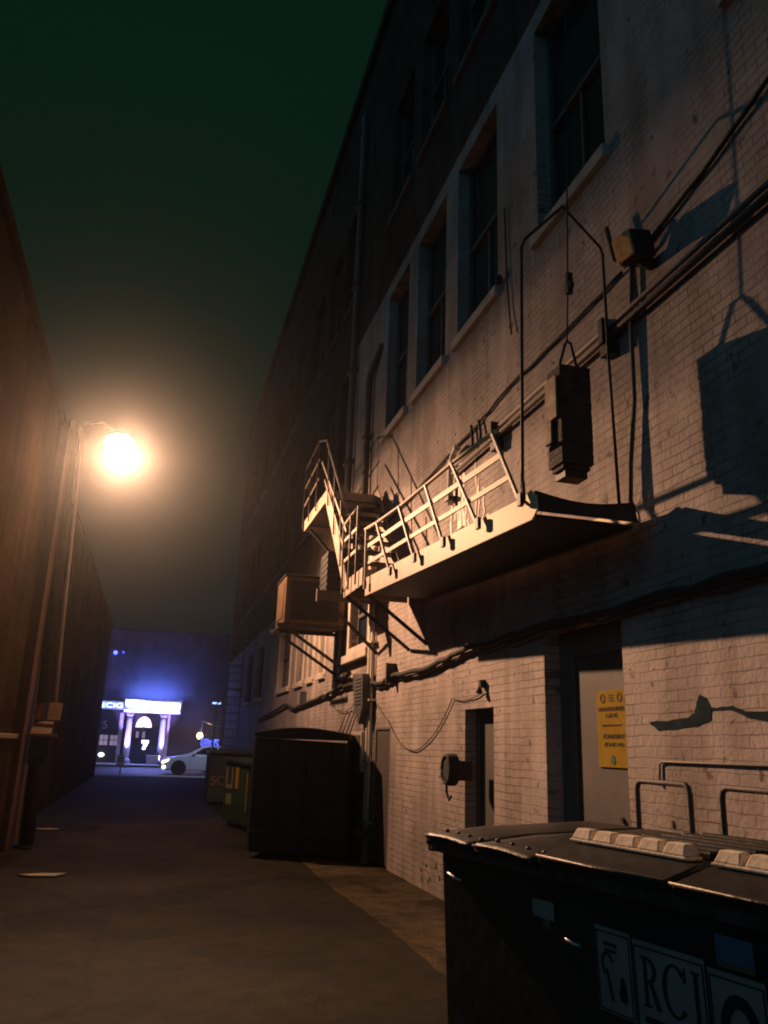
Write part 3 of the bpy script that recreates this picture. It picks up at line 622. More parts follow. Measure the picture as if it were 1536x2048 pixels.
for (y0, z0), (y1, z1) in (((5.49, 3.99), (4.99, 3.28)), ((6.43, 4.07), (5.78, 3.31)), ((7.16, 4.08), (6.60, 3.35)), ((8.07, 4.12), (7.45, 3.39)), ((9.01, 4.18), (8.33, 3.43)), ((9.50, 4.22), (9.46, 3.48))):
    ssp(MB().bar((XR-.015, y0, z0), (XR-.015, y1, z1), .024, .024, (1, 0, 0)).build('baluster', M['conduit']))
    ssp(MB().box(XR-.032, XR-.002, y1-.03, y1+.03, z1-.02, z1+.07).build('foot_clamp', M['steel_dark']))
# gantry for the counterweight
g = thing('pulley_gantry', 'slim bent rod gantry over the near end of the folding stair', 'gantry', loc=(2.8, 5.1, 3.5))
place(MB().tube([(2.32, 4.93, 3.42), (2.33, 4.94, 3.30), (2.34, 5.0, 3.27), (2.37, 5.06, 3.33), (2.37, 5.05, 3.4), (2.37, 5.0, 5.36), (2.40, 5.0, 5.44), (2.77, 5.11, 5.88), (2.80, 5.12, 5.92), (2.84, 5.13, 5.89), (3.17, 5.19, 5.66), (3.20, 5.2, 5.60), (3.19, 5.17, 4.6), (3.2, 5.14, 3.38)], .013, 8).build('rod', M['steel_dark']), g)
place(MB().tube([(3.2, 5.17, 4.95), (3.3, 5.17, 4.95)], .03, 8).build('wall_tie', M['edge_pale']), g)
# counterweight
cw = thing('counterweight', 'dark rusty counterweight block hanging on a wire beside the wall', 'counterweight', loc=(2.8, 5.1, 3.6))
def cp(o): return place(o, cw)
rr = random.Random(4); body = MB()
zc = 3.64
while zc < 4.40:
    h = .026; j = rr.uniform(-.003, .003); body.box(2.665+j, 2.92+j*.6, 5.0+rr.uniform(-.003, .003), 5.21+rr.uniform(-.003, .003), zc, zc+h-.002); zc += h
body.box(2.68, 2.90, 5.02, 5.19, 3.6, 3.638)
cp(body.build('weight_stack', M['rust']))
cp(MB().box(2.70, 2.88, 5.03, 5.18, 3.54, 3.598).build('base_plate', M['steel_dark']))
cp(MB().box(2.64, 2.655, 5.03, 5.20, 4.0, 4.34).box(2.64, 2.655, 5.12, 5.21, 3.82, 3.995).build('side_board', M['rag']))
cp(MB().tube([(2.70, 5.1, 4.40), (2.77, 5.1, 4.64), (2.79, 5.1, 4.68), (2.82, 5.1, 4.66), (2.88, 5.1, 4.40)], .012, 6).build('bail', M['steel_dark']))
cp(MB().tube([(2.79, 5.1, 4.67), (2.79, 5.06, 5.12), (2.79, 5.02, 5.9), (2.8, 4.9, 8.92)], .007, 5).build('wire', M['cable']))
cp(MB().lathe([(.05, -.018), (.04, -.006), (.04, .006), (.05, .018)], (2.79, 5.04, 5.12), 12, 'X').box(2.765, 2.815, 5.02, 5.06, 5.06, 5.24).build('pulley', M['steel_dark']))
pb = thing('pulley_bracket', 'steel bracket arm on the upper wall that carries the counterweight wire', 'bracket', loc=(3.0, 4.94, 7.9))
place(MB().bar((3.31, 4.94, 8.95), (2.74, 4.94, 8.95), .05, .05).bar((3.31, 4.94, 8.4), (2.85, 4.94, 8.92), .03, .03).build('arm', M['steel_dark']), pb)

# air conditioner on brackets
ac = thing('air_conditioner', 'boxy air conditioner on a steel shelf jutting from the wall under the upper landing', 'air conditioner', loc=(2.7, 15.4, 3.7))
def ap(o): return place(o, ac)
ap(MB().box(2.09, 3.22, 14.55, 15.55, 3.72, 4.58).build('cabinet', M['acmetal'], bevel=.02))
ap(MB().box(2.07, 3.24, 14.53, 15.57, 4.582, 4.615).build('lid', M['acdark'], bevel=.008))
ap(MB().box(2.076, 2.088, 14.68, 15.42, 3.84, 4.46).build('access_panel', M['acmetal'], bevel=.004))
fan = MB().box(2.2, 3.1, 14.538, 14.548, 3.80, 4.50)  # no fan: plain dark sheet in place of shade on this face
ap(fan.build('shade_panel', M['acdark']))  # plain dark sheet put in for the shade on this face
sh = MB()
for y in (14.58, 15.50):
    sh.bar((1.98, y, 3.685), (3.30, y, 3.685), .06, .06); sh.bar((2.13, y, 3.65), (3.30, y, 2.92), .05, .05)
sh.bar((2.03, 14.5, 3.64), (2.03, 15.6, 3.64), .05, .03)
ap(sh.build('shelf', M['steel_dark']))
tk = thing('duct_box', 'tall dark metal duct box standing on a beam beside the air conditioner', 'duct', loc=(2.7, 12.6, 3.9))
place(MB().box(2.43, 3.02, 12.45, 13.0, 3.965, 4.62).build('casing', M['acdark'], bevel=.02), tk)
rib = MB()
for k in range(6): z = 4.02+k*.1; rib.box(2.42, 3.03, 12.44, 13.01, z, z+.02)
place(rib.build('ribs', M['steel_dark']), tk)
place(MB().box(2.30, 3.30, 12.40, 12.46, 3.80, 3.96).box(2.28, 2.298, 12.38, 12.48, 3.78, 3.98).build('beam', M['conduit_dark']), tk)
place(MB().bar((2.45, 12.43, 3.80), (3.3, 12.43, 3.02), .045, .045).build('brace', M['steel_dark']), tk)

# ================================================================== FOREGROUND DUMPSTER
A = (1.505, 4.28); ang = math.atan2(-.981, .193)
dm = thing('dumpster', 'large black rubbish dumpster with lids and RCI decals in the near right corner', 'dumpster', loc=(A[0], A[1], 0), rz=ang)
L, D, H = 2.62, .98, 1.16
def dpart(mb, name, m, bevel=0, parent=dm): return mb.build(name, M[m], parent, bevel=bevel)
b = MB()
b.prism([(0.05, .18), (D-.05, .18), (D, H+.04), (0, H)], .02, L-.02, lambda u, v, q: (q, u, v))
dpart(b, 'body', 'binbody', .012)
rim = MB()
rim.bar((-.03, -.015, H-.03), (L+.03, -.015, H-.03), .05, .06); rim.bar((-.03, -.04, H-.03), (-.03, D+.05, H+.01), .05, .07)
dpart(rim, 'rim', 'binrim', .008)
dpart(MB().box(-.085, .02, .25, .75, .62, .82), 'fork_pocket', 'binbody', .01)
for x, y in ((.2, .2), (L-.2, .2), (.2, D-.2), (L-.2, D-.2)):
    w = dpart(MB().box(x-.05, x+.05, y-.04, y+.04, .12, .18), 'caster_fork', 'steel_dark')
    MB().lathe([(.075, -.025), (.08, 0), (.075, .025)], (x, y, .085), 14, 'Y').build('wheel', M['tyre'], w)
def lid(x0, x1, droop):
    n = 6; mbl = MB(); top = []
    for i in range(n+1):
        t = i/n; x = lerp(x0, x1, t); sag = .012*math.sin(PI*t)-droop*t
        top.append([(x, -.060, H-.012+sag), (x, -.064, H+.008+sag), (x, -.045, H+.024+sag), (x, .3, H+.055+sag*.6), (x, D+.05, H+.075)])
    for i in range(n):
        for k in range(4): mbl.poly([top[i][k], top[i+1][k], top[i+1][k+1], top[i][k+1]], True)
    for i in (0, n): mbl.poly(top[i]+[(top[i][0][0], D+.05, H+.03), (top[i][0][0], -.06, H-.03)])
    o = mbl.build('lid', M['binlid'], dm, weld=True)
    e = MB(); e.tube([(p[1][0], p[1][1]-.004, p[1][2]+.006) for p in top], .0065, 8); e.build('lip', M['binrim'], o)
    for i in range(4):
        x = lerp(x0, x1, .14+.25*i); MB().lathe([(.012, 0), (.012, .022), (.005, .027)], (x, .03, H+.024-droop*(.14+.25*i)), 8).build('stud', M['binrim'], o)
lid(-.03, .40, .012); lid(.425, .90, .015)
def big_lid(x0, x1):
    mbl = MB()
    mbl.prism([(-.055, H-.01), (-.055, H+.03), (.12, H+.075), (D+.05, H+.095), (D+.05, H+.02), (0, H+.005)], x0, x1, lambda u, v, q: (q, u, v))
    o = mbl.build('lid', M['binlid'], dm, bevel=.012)
    rr_ = MB()
    for y in (.26, .38, .50, .62, .74, .86): rr_.box(x0+.05, x1-.05, y-.022, y+.022, H+.077, H+.112)
    rr_.build('ridges', M['binlid'], o, bevel=.01)
    e = MB(); e.tube([(x0, -.06, H+.028), ((x0+x1)/2, -.062, H+.026), (x1, -.06, H+.028)], .007, 6); e.build('lip', M['binrim'], o)
    return o
BL = big_lid(.91, 1.625), big_lid(1.655, 2.38)
def tray(x0, x1, nb, label):
    t = MB(); w = (x1-x0)/nb; rnd = random.Random(nb)
    t.box(x0, x1, .125, .215, H+.080, H+.094)
    for k in range(nb):
        a = x0+k*w+.008; c_ = a+w-.016
        t.v += [(a, .128, H+.0945), (c_, .128, H+.0945), (c_, .212, H+.0945), (a, .212, H+.0945), (a+.014, .150, H+.135+rnd.uniform(-.004, .004)), (c_-.014, .150, H+.135), (c_-.014, .20, H+.135), (a+.014, .20, H+.135)]
        i = len(t.v)-8
        for q in ((0, 3, 2, 1), (4, 5, 6, 7), (0, 1, 5, 4), (1, 2, 6, 5), (2, 3, 7, 6), (3, 0, 4, 7)): t.f.append(tuple(i+z for z in q)); t.sm.append(False)
    o = t.build('packing_tray', M['pale_trim'], bevel=.006)
    o.location = (A[0], A[1], 0); o.rotation_euler = (0, 0, ang)
    return tag(o, label, 'packing tray', 'moulded trays on the dumpster lids')
tray(.90, 1.555, 5, 'pale moulded tray with five whole bumps on the lid of the large black dumpster')
tray(1.67, 2.33, 5, 'pale moulded tray on the dumpster lid cut off by the right edge of the photo')
# decals on the dumpster front
DZ = .0
def fy(z): return .05*(H-z)/(H-.18)         # front face leans back towards the foot
lean = math.atan(.05/(H-.18))
def front(x, z, off=.004):
    m = Matrix.Translation((x, fy(z)-off, z)) @ Matrix.Rotation(PI/2-lean*-1, 4, 'X'); return m
def panel(name, x0, x1, z0, z1, m, off, th=.003, parent=dm):
    return MB().prism([(x0, z0), (x1, z0), (x1, z1), (x0, z1)], off, off+th, lambda u, v, q: (u, fy(v)-q, v)).build(name, M[m], parent)
def fpoly(mb, pts, off, th=.002): mb.prism(pts, off, off+th, lambda u, v, q: (u, fy(v)-q, v))
def ring(mb, cx, cz, rx, rz, tx, tz, off, a0=0, a1=2*PI, n=28):
    for i in range(n):
        a = lerp(a0, a1, i/n); b_ = lerp(a0, a1, (i+1)/n)
        fpoly(mb, [(cx+rx*math.cos(a), cz+rz*math.sin(a)), (cx+rx*math.cos(b_), cz+rz*math.sin(b_)), (cx+(rx-tx)*math.cos(b_), cz+(rz-tz)*math.sin(b_)), (cx+(rx-tx)*math.cos(a), cz+(rz-tz)*math.sin(a))], off)
def border(mb, x0, x1, z0, z1, w, off):
    fpoly(mb, [(x0, z1-w), (x1, z1-w), (x1, z1), (x0, z1)], off); fpoly(mb, [(x0, z0), (x1, z0), (x1, z0+w), (x0, z0+w)], off)
    fpoly(mb, [(x0, z0+w), (x0+w, z0+w), (x0+w, z1-w), (x0, z1-w)], off); fpoly(mb, [(x1-w, z0+w), (x1, z0+w), (x1, z1-w), (x1-w, z1-w)], off)
p1 = panel('decal', 1.225, 1.412, .695, .982, 'decal', .037); k = MB(); border(k, 1.23, 1.407, .70, .968, .005, .0405)
for (x, z, w, h) in ((1.27, .92, .07, .012), (1.275, .90, .06, .01)): fpoly(k, [(x, z), (x+w, z), (x+w, z+h), (x, z+h)], .0405)
ring(k, 1.285, .855, .033, .045, .011, .012, .0405, PI*.1, PI*1.3); fpoly(k, [(1.272, .845), (1.285, .84), (1.31, .74), (1.297, .735)], .0405)
fpoly(k, [(1.345, .75), (1.375, .74), (1.378, .80), (1.366, .83), (1.35, .82)], .0405); ring(k, 1.36, .77, .022, .022, .008, .008, .0405)
k.build('decal_print', M['decal_ink'], p1)
p2 = panel('decal', 1.424, 1.752, .66, .972, 'decal', .037); k = MB(); border(k, 1.429, 1.747, .665, .955, .005, .0405)
bx = 1.462; z0, z1 = .765, .925            # R, C, I as serif letters
fpoly(k, [(bx+.010, z0), (bx+.026, z0), (bx+.026, z1), (bx+.010, z1)], .0405); fpoly(k, [(bx, z0), (bx+.038, z0), (bx+.038, z0+.008), (bx, z0+.008)], .0412); fpoly(k, [(bx, z1-.008), (bx+.03, z1-.008), (bx+.03, z1), (bx, z1)], .0412)
ring(k, bx+.026, z1-.042, .046, .042, .017, .009, .0418, -PI/2, PI/2, 12)
fpoly(k, [(bx+.034, z1-.080), (bx+.052, z1-.080), (bx+.085, z0), (bx+.066, z0)], .0424)
ring(k, bx+.155, (z0+z1)/2, .058, .084, .019, .010, .0405, PI*.22, PI*1.78, 24)
fpoly(k, [(bx+.193, z1-.045), (bx+.206, z1-.045), (bx+.206, z1+.002), (bx+.198, z1+.002)], .0412)
ix = bx+.232; fpoly(k, [(ix+.009, z0), (ix+.026, z0), (ix+.026, z1), (ix+.009, z1)], .0405)
for z in (z0, z1-.008): fpoly(k, [(ix-.001, z), (ix+.036, z), (ix+.036, z+.008), (ix-.001, z+.008)], .0412)
fpoly(k, [(1.465, .715), (1.72, .715), (1.72, .735), (1.465, .735)], .0405)
k.build('decal_print', M['decal_ink'], p2)
p3 = panel('decal', 1.764, 1.985, .66, .955, 'decal', .037); k = MB(); border(k, 1.769, 1.98, .665, .938, .005, .0405)
ring(k, 1.88, .775, .082, .125, .034, .040, .0405, 0, 2*PI); ring(k, 1.875, .75, .034, .052, .012, .016, .0412)
k.build('decal_print', M['decal_ink'], p3)
panel('blue_decal', 1.81, 1.955, .985, 1.062, 'decal_blue', .037); panel('olive_decal', 1.81, 1.955, .968, .984, 'decal_green', .037)
panel('faded_decal', .79, .935, .935, 1.005, 'decal', .004); panel('olive_decal', .86, .91, .90, .934, 'decal_green', .004)
cl = MB(); cl.tube([(1.05, -.03, .905), (1.08, -.05, .90), (1.12, -.05, .893), (1.15, -.03, .888)], .008, 6)
cl.build('latch', M['rim'], dm)
cl = MB(); cl.tube([(.12, -.02, 1.015), (.16, -.035, 1.012), (.22, -.035, 1.0), (.26, -.02, .995)], .008, 6); cl.build('latch', M['rim'], dm)

# ================================================================== BLACK CONTAINER IN THE ALLEY
ct = thing('waste_container', 'tall black waste container with a domed lid standing end-on against the wall', 'dumpster', loc=(2.3, 13, 0))
def ctp(o): return place(o, ct)
c0 = Vector((1.55, 12.84, 0)); u = Vector((1.56, -.56, 0)).normalized(); Wc = 1.47; v = Vector((-u.y, u.x, 0)); Lc = 1.9
def cf(a, h, d): return c0+u*a+v*d+Vector((0, 0, h))
poly = [(0.0, .08), (Wc, .08), (Wc-.06, .5), (Wc-.09, 1.66), (.0, 1.70)]
ctp(MB().prism(poly, 0, Lc, lambda a, h, d: cf(a, h, d)).build('body', M['black_box'], bevel=.02))
dome = [(-.02, 1.705)]+[(lerp(-.02, Wc-.05, i/12), 1.75+.115*math.sin(PI*min(1, (i/12)*1.0)*.82+.25)-.0) for i in range(13)]+[(Wc-.05, 1.70)]
ctp(MB().prism(dome, -.05, Lc+.03, lambda a, h, d: cf(a, h, d)).build('lid', M['black_box'], bevel=.015))
e_ = MB()
for a in (-.022,): e_.prism([(a-.02, .1), (a+.02, .1), (a+.02, 1.69), (a-.02, 1.69)], .02, .10, lambda a, h, d: cf(a, h, d))
ctp(e_.build('lamplit_edge', M['edge_pale'], bevel=.005))  # pale strip coloured to imitate lamplight on the container's left side
rb = MB()
for a in (.38, .80, 1.18): rb.prism([(a, .1), (a+.05, .1), (a+.05, 1.62), (a, 1.62)], -.03, -.002, lambda a, h, d: cf(a, h, d))
rb.prism([(.02, .32), (Wc-.1, .32), (Wc-.1, .38), (.02, .38)], -.05, -.031, lambda a, h, d: cf(a, h, d))
ctp(rb.build('ribs', M['black_box'], bevel=.006))
for a, d in ((.15, .2), (Wc-.25, .2), (.15, Lc-.2), (Wc-.25, Lc-.2)):
    p = cf(a, .04, d); ctp(MB().lathe([(.04, -.025), (.04, .025)], p, 12, 'X').build('wheel', M['tyre']))
# green dumpster behind it
gd = thing('green_dumpster', 'green dumpster with cream and yellow label standing behind the black container', 'dumpster', loc=(2.3, 17, 0))
def gp(o): return place(o, gd)
g0 = Vector((1.90, 16.4, 0)); gu = Vector((-.30, 1.41, 0)).normalized(); gv = Vector((gu.y, -gu.x, 0)); GL = 1.55
def gf(a, h, d): return g0+gu*a+gv*d+Vector((0, 0, h))
gp(MB().prism([(0, .1), (GL, .1), (GL, 1.25), (0, 1.18)], 0, 1.05, lambda a, h, d: gf(a, h, d)).build('body', M['greenbin'], bevel=.015))
gp(MB().prism([(-.04, 1.185), (GL+.04, 1.255), (GL+.04, 1.32), (-.04, 1.25)], -.05, 1.1, lambda a, h, d: gf(a, h, d)).build('lid', M['binlid'], bevel=.01))
lb = MB()
for q in ([(.98, .72), (1.42, .72), (1.42, .80), (.98, .80)], [(1.33, .802), (1.42, .802), (1.42, 1.13), (1.33, 1.13)], [(.98, .802), (1.05, .802), (1.05, 1.13), (.98, 1.13)]): lb.prism(q, -.012, -.002, lambda a, h, d: gf(a, h, d))
gp(lb.build('label_frame', M['label_cream']))
gp(MB().prism([(.62, .74), (.80, .74), (.80, 1.14), (.62, 1.14)], -.012, -.002, lambda a, h, d: gf(a, h, d)).build('yellow_label', M['label_yel']))
gp(MB().prism([(1.0, .42), (1.35, .42), (1.35, .62), (1.0, .62)], -.012, -.002, lambda a, h, d: gf(a, h, d)).build('faded_label', M['decal_green']))
gp(MB().prism([(.03, .35), (.10, .35), (.10, 1.05), (.03, 1.05)], -.012, -.002, lambda a, h, d: gf(a, h, d)).build('reflector_strip', M['label_cream']))
for a, d in ((.2, .1), (GL-.2, .1)):
    p = gf(a, .05, d); gp(MB().lathe([(.05, -.025), (.05, .025)], p, 12, 'X').build('wheel', M['tyre']))
# black bin further on
bk = thing('black_bin', 'black wheeled bin with pale lettering farther down the alley', 'bin', loc=(2.0, 23.5, 0))
place(MB().prism([(1.62, .08), (3.0, .08), (3.0, 1.31), (1.60, 1.31)], 23.2, 24.6, lambda a, h, d: (a, d, h)).build('body', M['black_box'], bevel=.03), bk)
place(MB().prism([(1.57, 1.315), (3.05, 1.315), (3.05, 1.38), (2.3, 1.44), (1.57, 1.38)], 23.1, 24.7, lambda a, h, d: (a, d, h)).build('lid', M['binlid'], bevel=.02), bk)
place(text('lettering', 'SO', M['label_cream'], on_front(1.88, 23.19, .62), .34, .42, depth=.006), bk)
for x in (1.75, 2.85): place(MB().lathe([(.07, -.03), (.07, .03)], (x, 23.5, .072), 12, 'X').build('wheel', M['tyre']), bk)

# ================================================================== LEFT HAND BUILDING AND POLE LAMP
lb_ = thing('old_brick_building', 'old dark brick building with a lit pier along the left of the alley', 'building', loc=(-3, 10, 0))
def lp(o): return place(o, lb_)
XL = -1.98; XF = -2.27
lh = [(16.4, 17.6, 3.4, 5.6), (19.5, 20.7, 3.4, 5.6), (23, 24.2, 3.4, 5.6), (27, 28.2, 3.4, 5.6), (31, 32.2, 3.4, 5.6)]
mb = MB(); wall_yz(mb, XF, 14.72, 40.0, 0, 6.6, lh, -.2)
mb.poly([(XL, 6.5, 0), (XL, 14.72, 0), (XL, 14.72, 6.6), (XL, 6.5, 6.6)]); mb.poly([(XL, 14.72, 0), (XF, 14.72, 0), (XF, 14.72, 6.6), (XL, 14.72, 6.6)])
mb.poly([(XF, 40, 0), (XF, 40, 6.6), (-14, 40, 6.6), (-14, 40, 0)]); mb.poly([(XL, 6.5, 6.6), (XL, 14.72, 6.6), (XF, 14.72, 6.6), (XF, 40, 6.6), (-14, 40, 6.6), (-14, 6.5, 6.6)])
mb.poly([(XL, 6.5, 0), (XL, 6.5, 6.6), (-14, 6.5, 6.6), (-14, 6.5, 0)])
lp(mb.build('wall', M['dark_brick'], weld=True))
for a, b, c_, d_ in lh:
    x = XF-.2; fr = MB().box(x, x+.05, a, a+.07, c_, d_).box(x, x+.05, b-.07, b, c_, d_).box(x, x+.05, a+.07, b-.07, (c_+d_)/2-.03, (c_+d_)/2+.03).box(x, x+.05, a+.07, b-.07, c_, c_+.07)
    w = lp(fr.build('window', M['frame'])); bpy.context.view_layer.update()
    q = MB().poly([(x+.01, a, c_), (x+.01, b, c_), (x+.01, b, d_), (x+.01, a, d_)]).build('pane', M['glass'], w); q.matrix_parent_inverse = w.matrix_world.inverted()
lp(MB().box(XL-.1, XL+.05, 6.5, 13.58, .0, 1.56).build('plinth', M['dark_brick']))
lp(MB().box(XL-.1, XL+.08, 6.5, 13.58, 1.562, 1.63).build('plinth_cap', M['stone'], bevel=.01))
lp(MB().box(XL-.1, -1.85, 13.6, 14.72, 0, 6.6).build('pier', M['pier_brick']))
lp(MB().box(XL-.3, XL+.06, 6.5, 14.75, 6.602, 6.75).box(XF-.3, XF+.06, 14.752, 40.05, 6.602, 6.75).build('coping', M['dark_brick']))
lp(MB().box(XF-.05, XF+.05, 15.2, 39.9, .0, .9).build('plinth', M['dark_brick']))

pl = thing('lamp_pole', 'dark wooden utility pole with a blazing street lamp on a short arm', 'street lamp', loc=(-1.66, 14.3, 0))
def pp(o): return place(o, pl)
pp(MB().tube([(-1.66, 14.3, 0), (-1.70, 14.3, 1.6), (-1.76, 14.3, 3.4), (-1.84, 14.3, 6.2), (-1.855, 14.3, 6.95)], .09, 14, radii=[.105, .10, .095, .085, .075]).build('pole', M['wood']))
pp(MB().tube([(-1.535, 14.34, 2.1), (-1.62, 14.34, 4.0), (-1.70, 14.34, 6.3), (-1.74, 14.32, 6.86)], .03, 10).build('conduit', M['white_pipe']))
pp(MB().tube([(-1.80, 14.3, 6.7), (-1.68, 14.42, 7.0), (-1.45, 14.65, 7.14), (-1.14, 14.98, 7.12)], .028, 10).build('arm', M['conduit']))
ax = (LAMP+Vector((0, 0, .20)))
hd = MB(); hd.lathe([(.05, .14), (.12, .12), (.17, .05), (.19, 0), (.19, -.02)], (LAMP.x, LAMP.y, LAMP.z+.17), 20)
pp(hd.build('lamp_housing', M['conduit']))
ln = MB(); ln.lathe([(.18, .165), (.26, .10), (.28, .0), (.25, -.11), (.17, -.20), (.08, -.24), (.02, -.25)], LAMP, 24)
lens = pp(ln.build('lamp_lens', M['lamp_lens']))
lens.visible_shadow = True
ld = bpy.data.lights.new('street_lamp_light', 'POINT'); ld.energy = LAMP_W; ld.color = (1.0, .555, .315); ld.shadow_soft_size = .05
# photometric distribution of the floodlight: cut off above the horizontal, beam thrown down the alley and at the right wall
ld.use_nodes = True; nt = ld.node_tree; n = nt.nodes; l = nt.links; em = n['Emission']
t = n.new('ShaderNodeTexCoord'); q = n.new('ShaderNodeSeparateXYZ'); l.new(t.outputs['Normal'], q.inputs[0])
def ramp(src, stops):
    mr = n.new('ShaderNodeMapRange'); l.new(src, mr.inputs['Value']); mr.inputs['From Min'].default_value = -1; mr.inputs['From Max'].default_value = 1
    r = n.new('ShaderNodeValToRGB'); r.color_ramp.interpolation = 'EASE'
    while len(r.color_ramp.elements) > 1: r.color_ramp.elements.remove(r.color_ramp.elements[0])
    for k, (p_, v_) in enumerate(stops):
        e_ = r.color_ramp.elements[0] if k == 0 else r.color_ramp.elements.new((p_+1)/2)
        e_.position = (p_+1)/2; e_.color = (v_, v_, v_, 1)
    l.new(mr.outputs[0], r.inputs[0]); return r.outputs[0]
fe_ = ramp(q.outputs['Z'], [(-1, .22), (-.75, .38), (-.58, .72), (-.46, .92), (-.34, .98), (-.24, .58), (-.19, .27), (-.08, .14), (.0, .03), (.3, .006), (1, .0)])
fa_ = ramp(q.outputs['Y'], [(-1, 1), (-.85, 1), (-.62, .66), (-.2, .46), (.45, .46), (.75, .22), (.95, .02)])
fx_ = ramp(q.outputs['X'], [(-1, .0), (-.6, .006), (-.36, .03), (-.22, .42), (.12, 1), (1, 1)])
m1 = n.new('ShaderNodeMath'); m1.operation = 'MULTIPLY'; l.new(fe_, m1.inputs[0]); l.new(fa_, m1.inputs[1])
m2 = n.new('ShaderNodeMath'); m2.operation = 'MULTIPLY'; l.new(m1.outputs[0], m2.inputs[0]); l.new(fx_, m2.inputs[1])
l.new(m2.outputs[0], em.inputs['Strength'])
lo = bpy.data.objects.new('street_lamp_light', ld); COL.objects.link(lo); lo.location = LAMP+Vector((.06, -.22, -.26)); place(lo, pl)
# cabinet with hood and posters on the pole
cb = thing('pole_cabinet', 'small metal cabinet with a sloping hood strapped to the wooden pole', 'cabinet', loc=(-1.66, 14.1, 1.5))
place(MB().box(-1.93, -1.42, 14.0, 14.19, 1.60, 1.645).prism([(14.0, 1.647), (14.19, 1.647), (14.19, 1.84)], -1.80, -1.50, lambda u, v, q: (q, u, v)).build('hood', M['metalbox'], bevel=.006), cb)
place(MB().box(-1.80, -1.50, 14.04, 14.19, 1.2, 1.598).build('box', M['wood'], bevel=.006), cb)
def poster(x0, x1, z0, z1, m, label, y=14.17):
    tag(MB().poly([(x0, y-.06, z0), (x1, y-.06, z0), (x1, y+.02, z1), (x0, y+.02, z1)]).poly([(x0, y-.056, z0), (x1, y-.056, z0), (x1, y+.024, z1), (x0, y+.024, z1)]).build('poster', M[m]), label, 'poster', 'posters on the wooden pole')
poster(-1.80, -1.70, 1.86, 2.12, 'poster_red', 'faded red poster on the wooden pole'); poster(-1.695, -1.61, 1.86, 2.12, 'poster_blue', 'dark blue poster between the red and the cream ones on the pole', 14.172)
poster(-1.60, -1.40, 1.86, 2.13, 'poster', 'blank cream paper poster on the wooden pole', 14.168)
# litter
for (x, y, w, a, lab) in ((-1.62, 16.6, .22, .3, 'crumpled pale paper scrap lying on the ground behind the wooden pole'), (-1.05, 11.2, .3, .6, 'flat pale paper scrap lying on the dark asphalt at the lower left')):
    tag(MB().prism([(x+w*math.cos(t)*s_, y+.5*w*math.sin(t)*s_) for t, s_ in ((a, 1), (a+1.2, .7), (a+2.4, 1), (a+3.4, .8), (a+4.6, .9))], .008, .025, lambda u, v, q: (u, v, q)).build('paper_scrap', M['paper']), lab, 'litter')

# ================================================================== THE STREET BEYOND
fb = thing('stone_shop_building', 'dark stone shop building with a lit violet portico across the street', 'building', loc=(0, 58, 0))
def fbp(o): return place(o, fb)
YB = 57.9
mb = MB(); mb.box(-14, 16, YB, YB+8, .1, 8.6); fbp(mb.build('wall', M['far_stone']))
fbp(MB().box(-14.1, 16.1, YB-.15, YB+.3, 8.602, 8.9).build('cornice', M['far_stone']))
# portico: steps, columns, entablature
def column(x):
    o = fbp(MB().lathe([(.20, .45), (.20, .9), (.195, 1.6), (.17, 2.9), (.165, 3.1)], (x, 57.25, 0), 18).build('column', M['portico']))
    bpy.context.view_layer.update()
    a = MB().box(x-.30, x+.30, 56.95, 57.55, .13, .35).lathe([(.27, .352), (.25, .40), (.21, .448)], (x, 57.25, 0), 18).build('base', M['portico'], o)
    b_ = MB().lathe([(.17, 3.102), (.22, 3.16), (.26, 3.22)], (x, 57.25, 0), 18).box(x-.28, x+.28, 56.97, 57.53, 3.222, 3.34).build('capital', M['portico'], o)
    for q in (a, b_): q.matrix_parent_inverse = o.matrix_world.inverted()
column(-1.42); column(.72)
for x, w in ((-1.95, .12), (1.05, .10)): fbp(MB().box(x-w, x+w, YB-.12, YB-.002, .13, 3.3).build('pilaster', M['portico']))
fbp(MB().box(-1.85, 1.75, 56.9, YB-.002, 3.342, 3.50).build('entablature', M['portico']))
fbp(MB().box(-1.9, 1.8, 56.85, YB-.002, 4.1, 4.2).build('canopy_top', M['portico']))
st_ = MB(); rnd = random.Random(5)
for k in range(18):
    x = -1.76+k*.19; z = 3.64+.012*(17-k)*1.0+rnd.uniform(-.02, .02); st_.box(x, x+.17, 56.88, 56.93, z-.1, z+.34-.008*k)
fbp(st_.build('light_band', M['led_strip']))
fbp(MB().box(-1.85, 1.75, 56.95, 57.4, 3.504, 4.095).build('fascia', M['darkdoor']))
# doorway with fanlight
fbp(MB().box(-1.05, .02, YB-.06, YB-.002, .13, 2.38).build('door', M['darkdoor']))
n = 16; fbp(MB().prism([(-.5+.5*math.cos(PI*i/n), 2.43+.68*math.sin(PI*i/n)) for i in range(n+1)], YB-.06, YB-.004, lambda u, v, q: (u, q, v)).build('fanlight', M['fan']))
sp_ = MB()
for i in range(1, 6): a = PI*i/6; sp_.bar((-.5, YB-.075, 2.43), (-.5+.5*math.cos(a), YB-.075, 2.43+.66*math.sin(a)), .025, .02)
fbp(sp_.build('fanlight_bars', M['darkdoor']))
g_ = MB(); g_.box(-.52, -.08, YB-.075, YB-.062, 1.42, 1.60); g_.box(-.40, -.16, YB-.075, YB-.062, 1.22, 1.418); g_.box(-.44, -.25, YB-.075, YB-.062, 1.02, 1.16)
fbp(g_.build('lit_door_glass', M['door_glow']))
for x in (-.85, -.45): fbp(MB().box(x-.09, x+.09, YB-.074, YB-.061, 1.75, 2.15).build('door_pane', M['warm_win']))
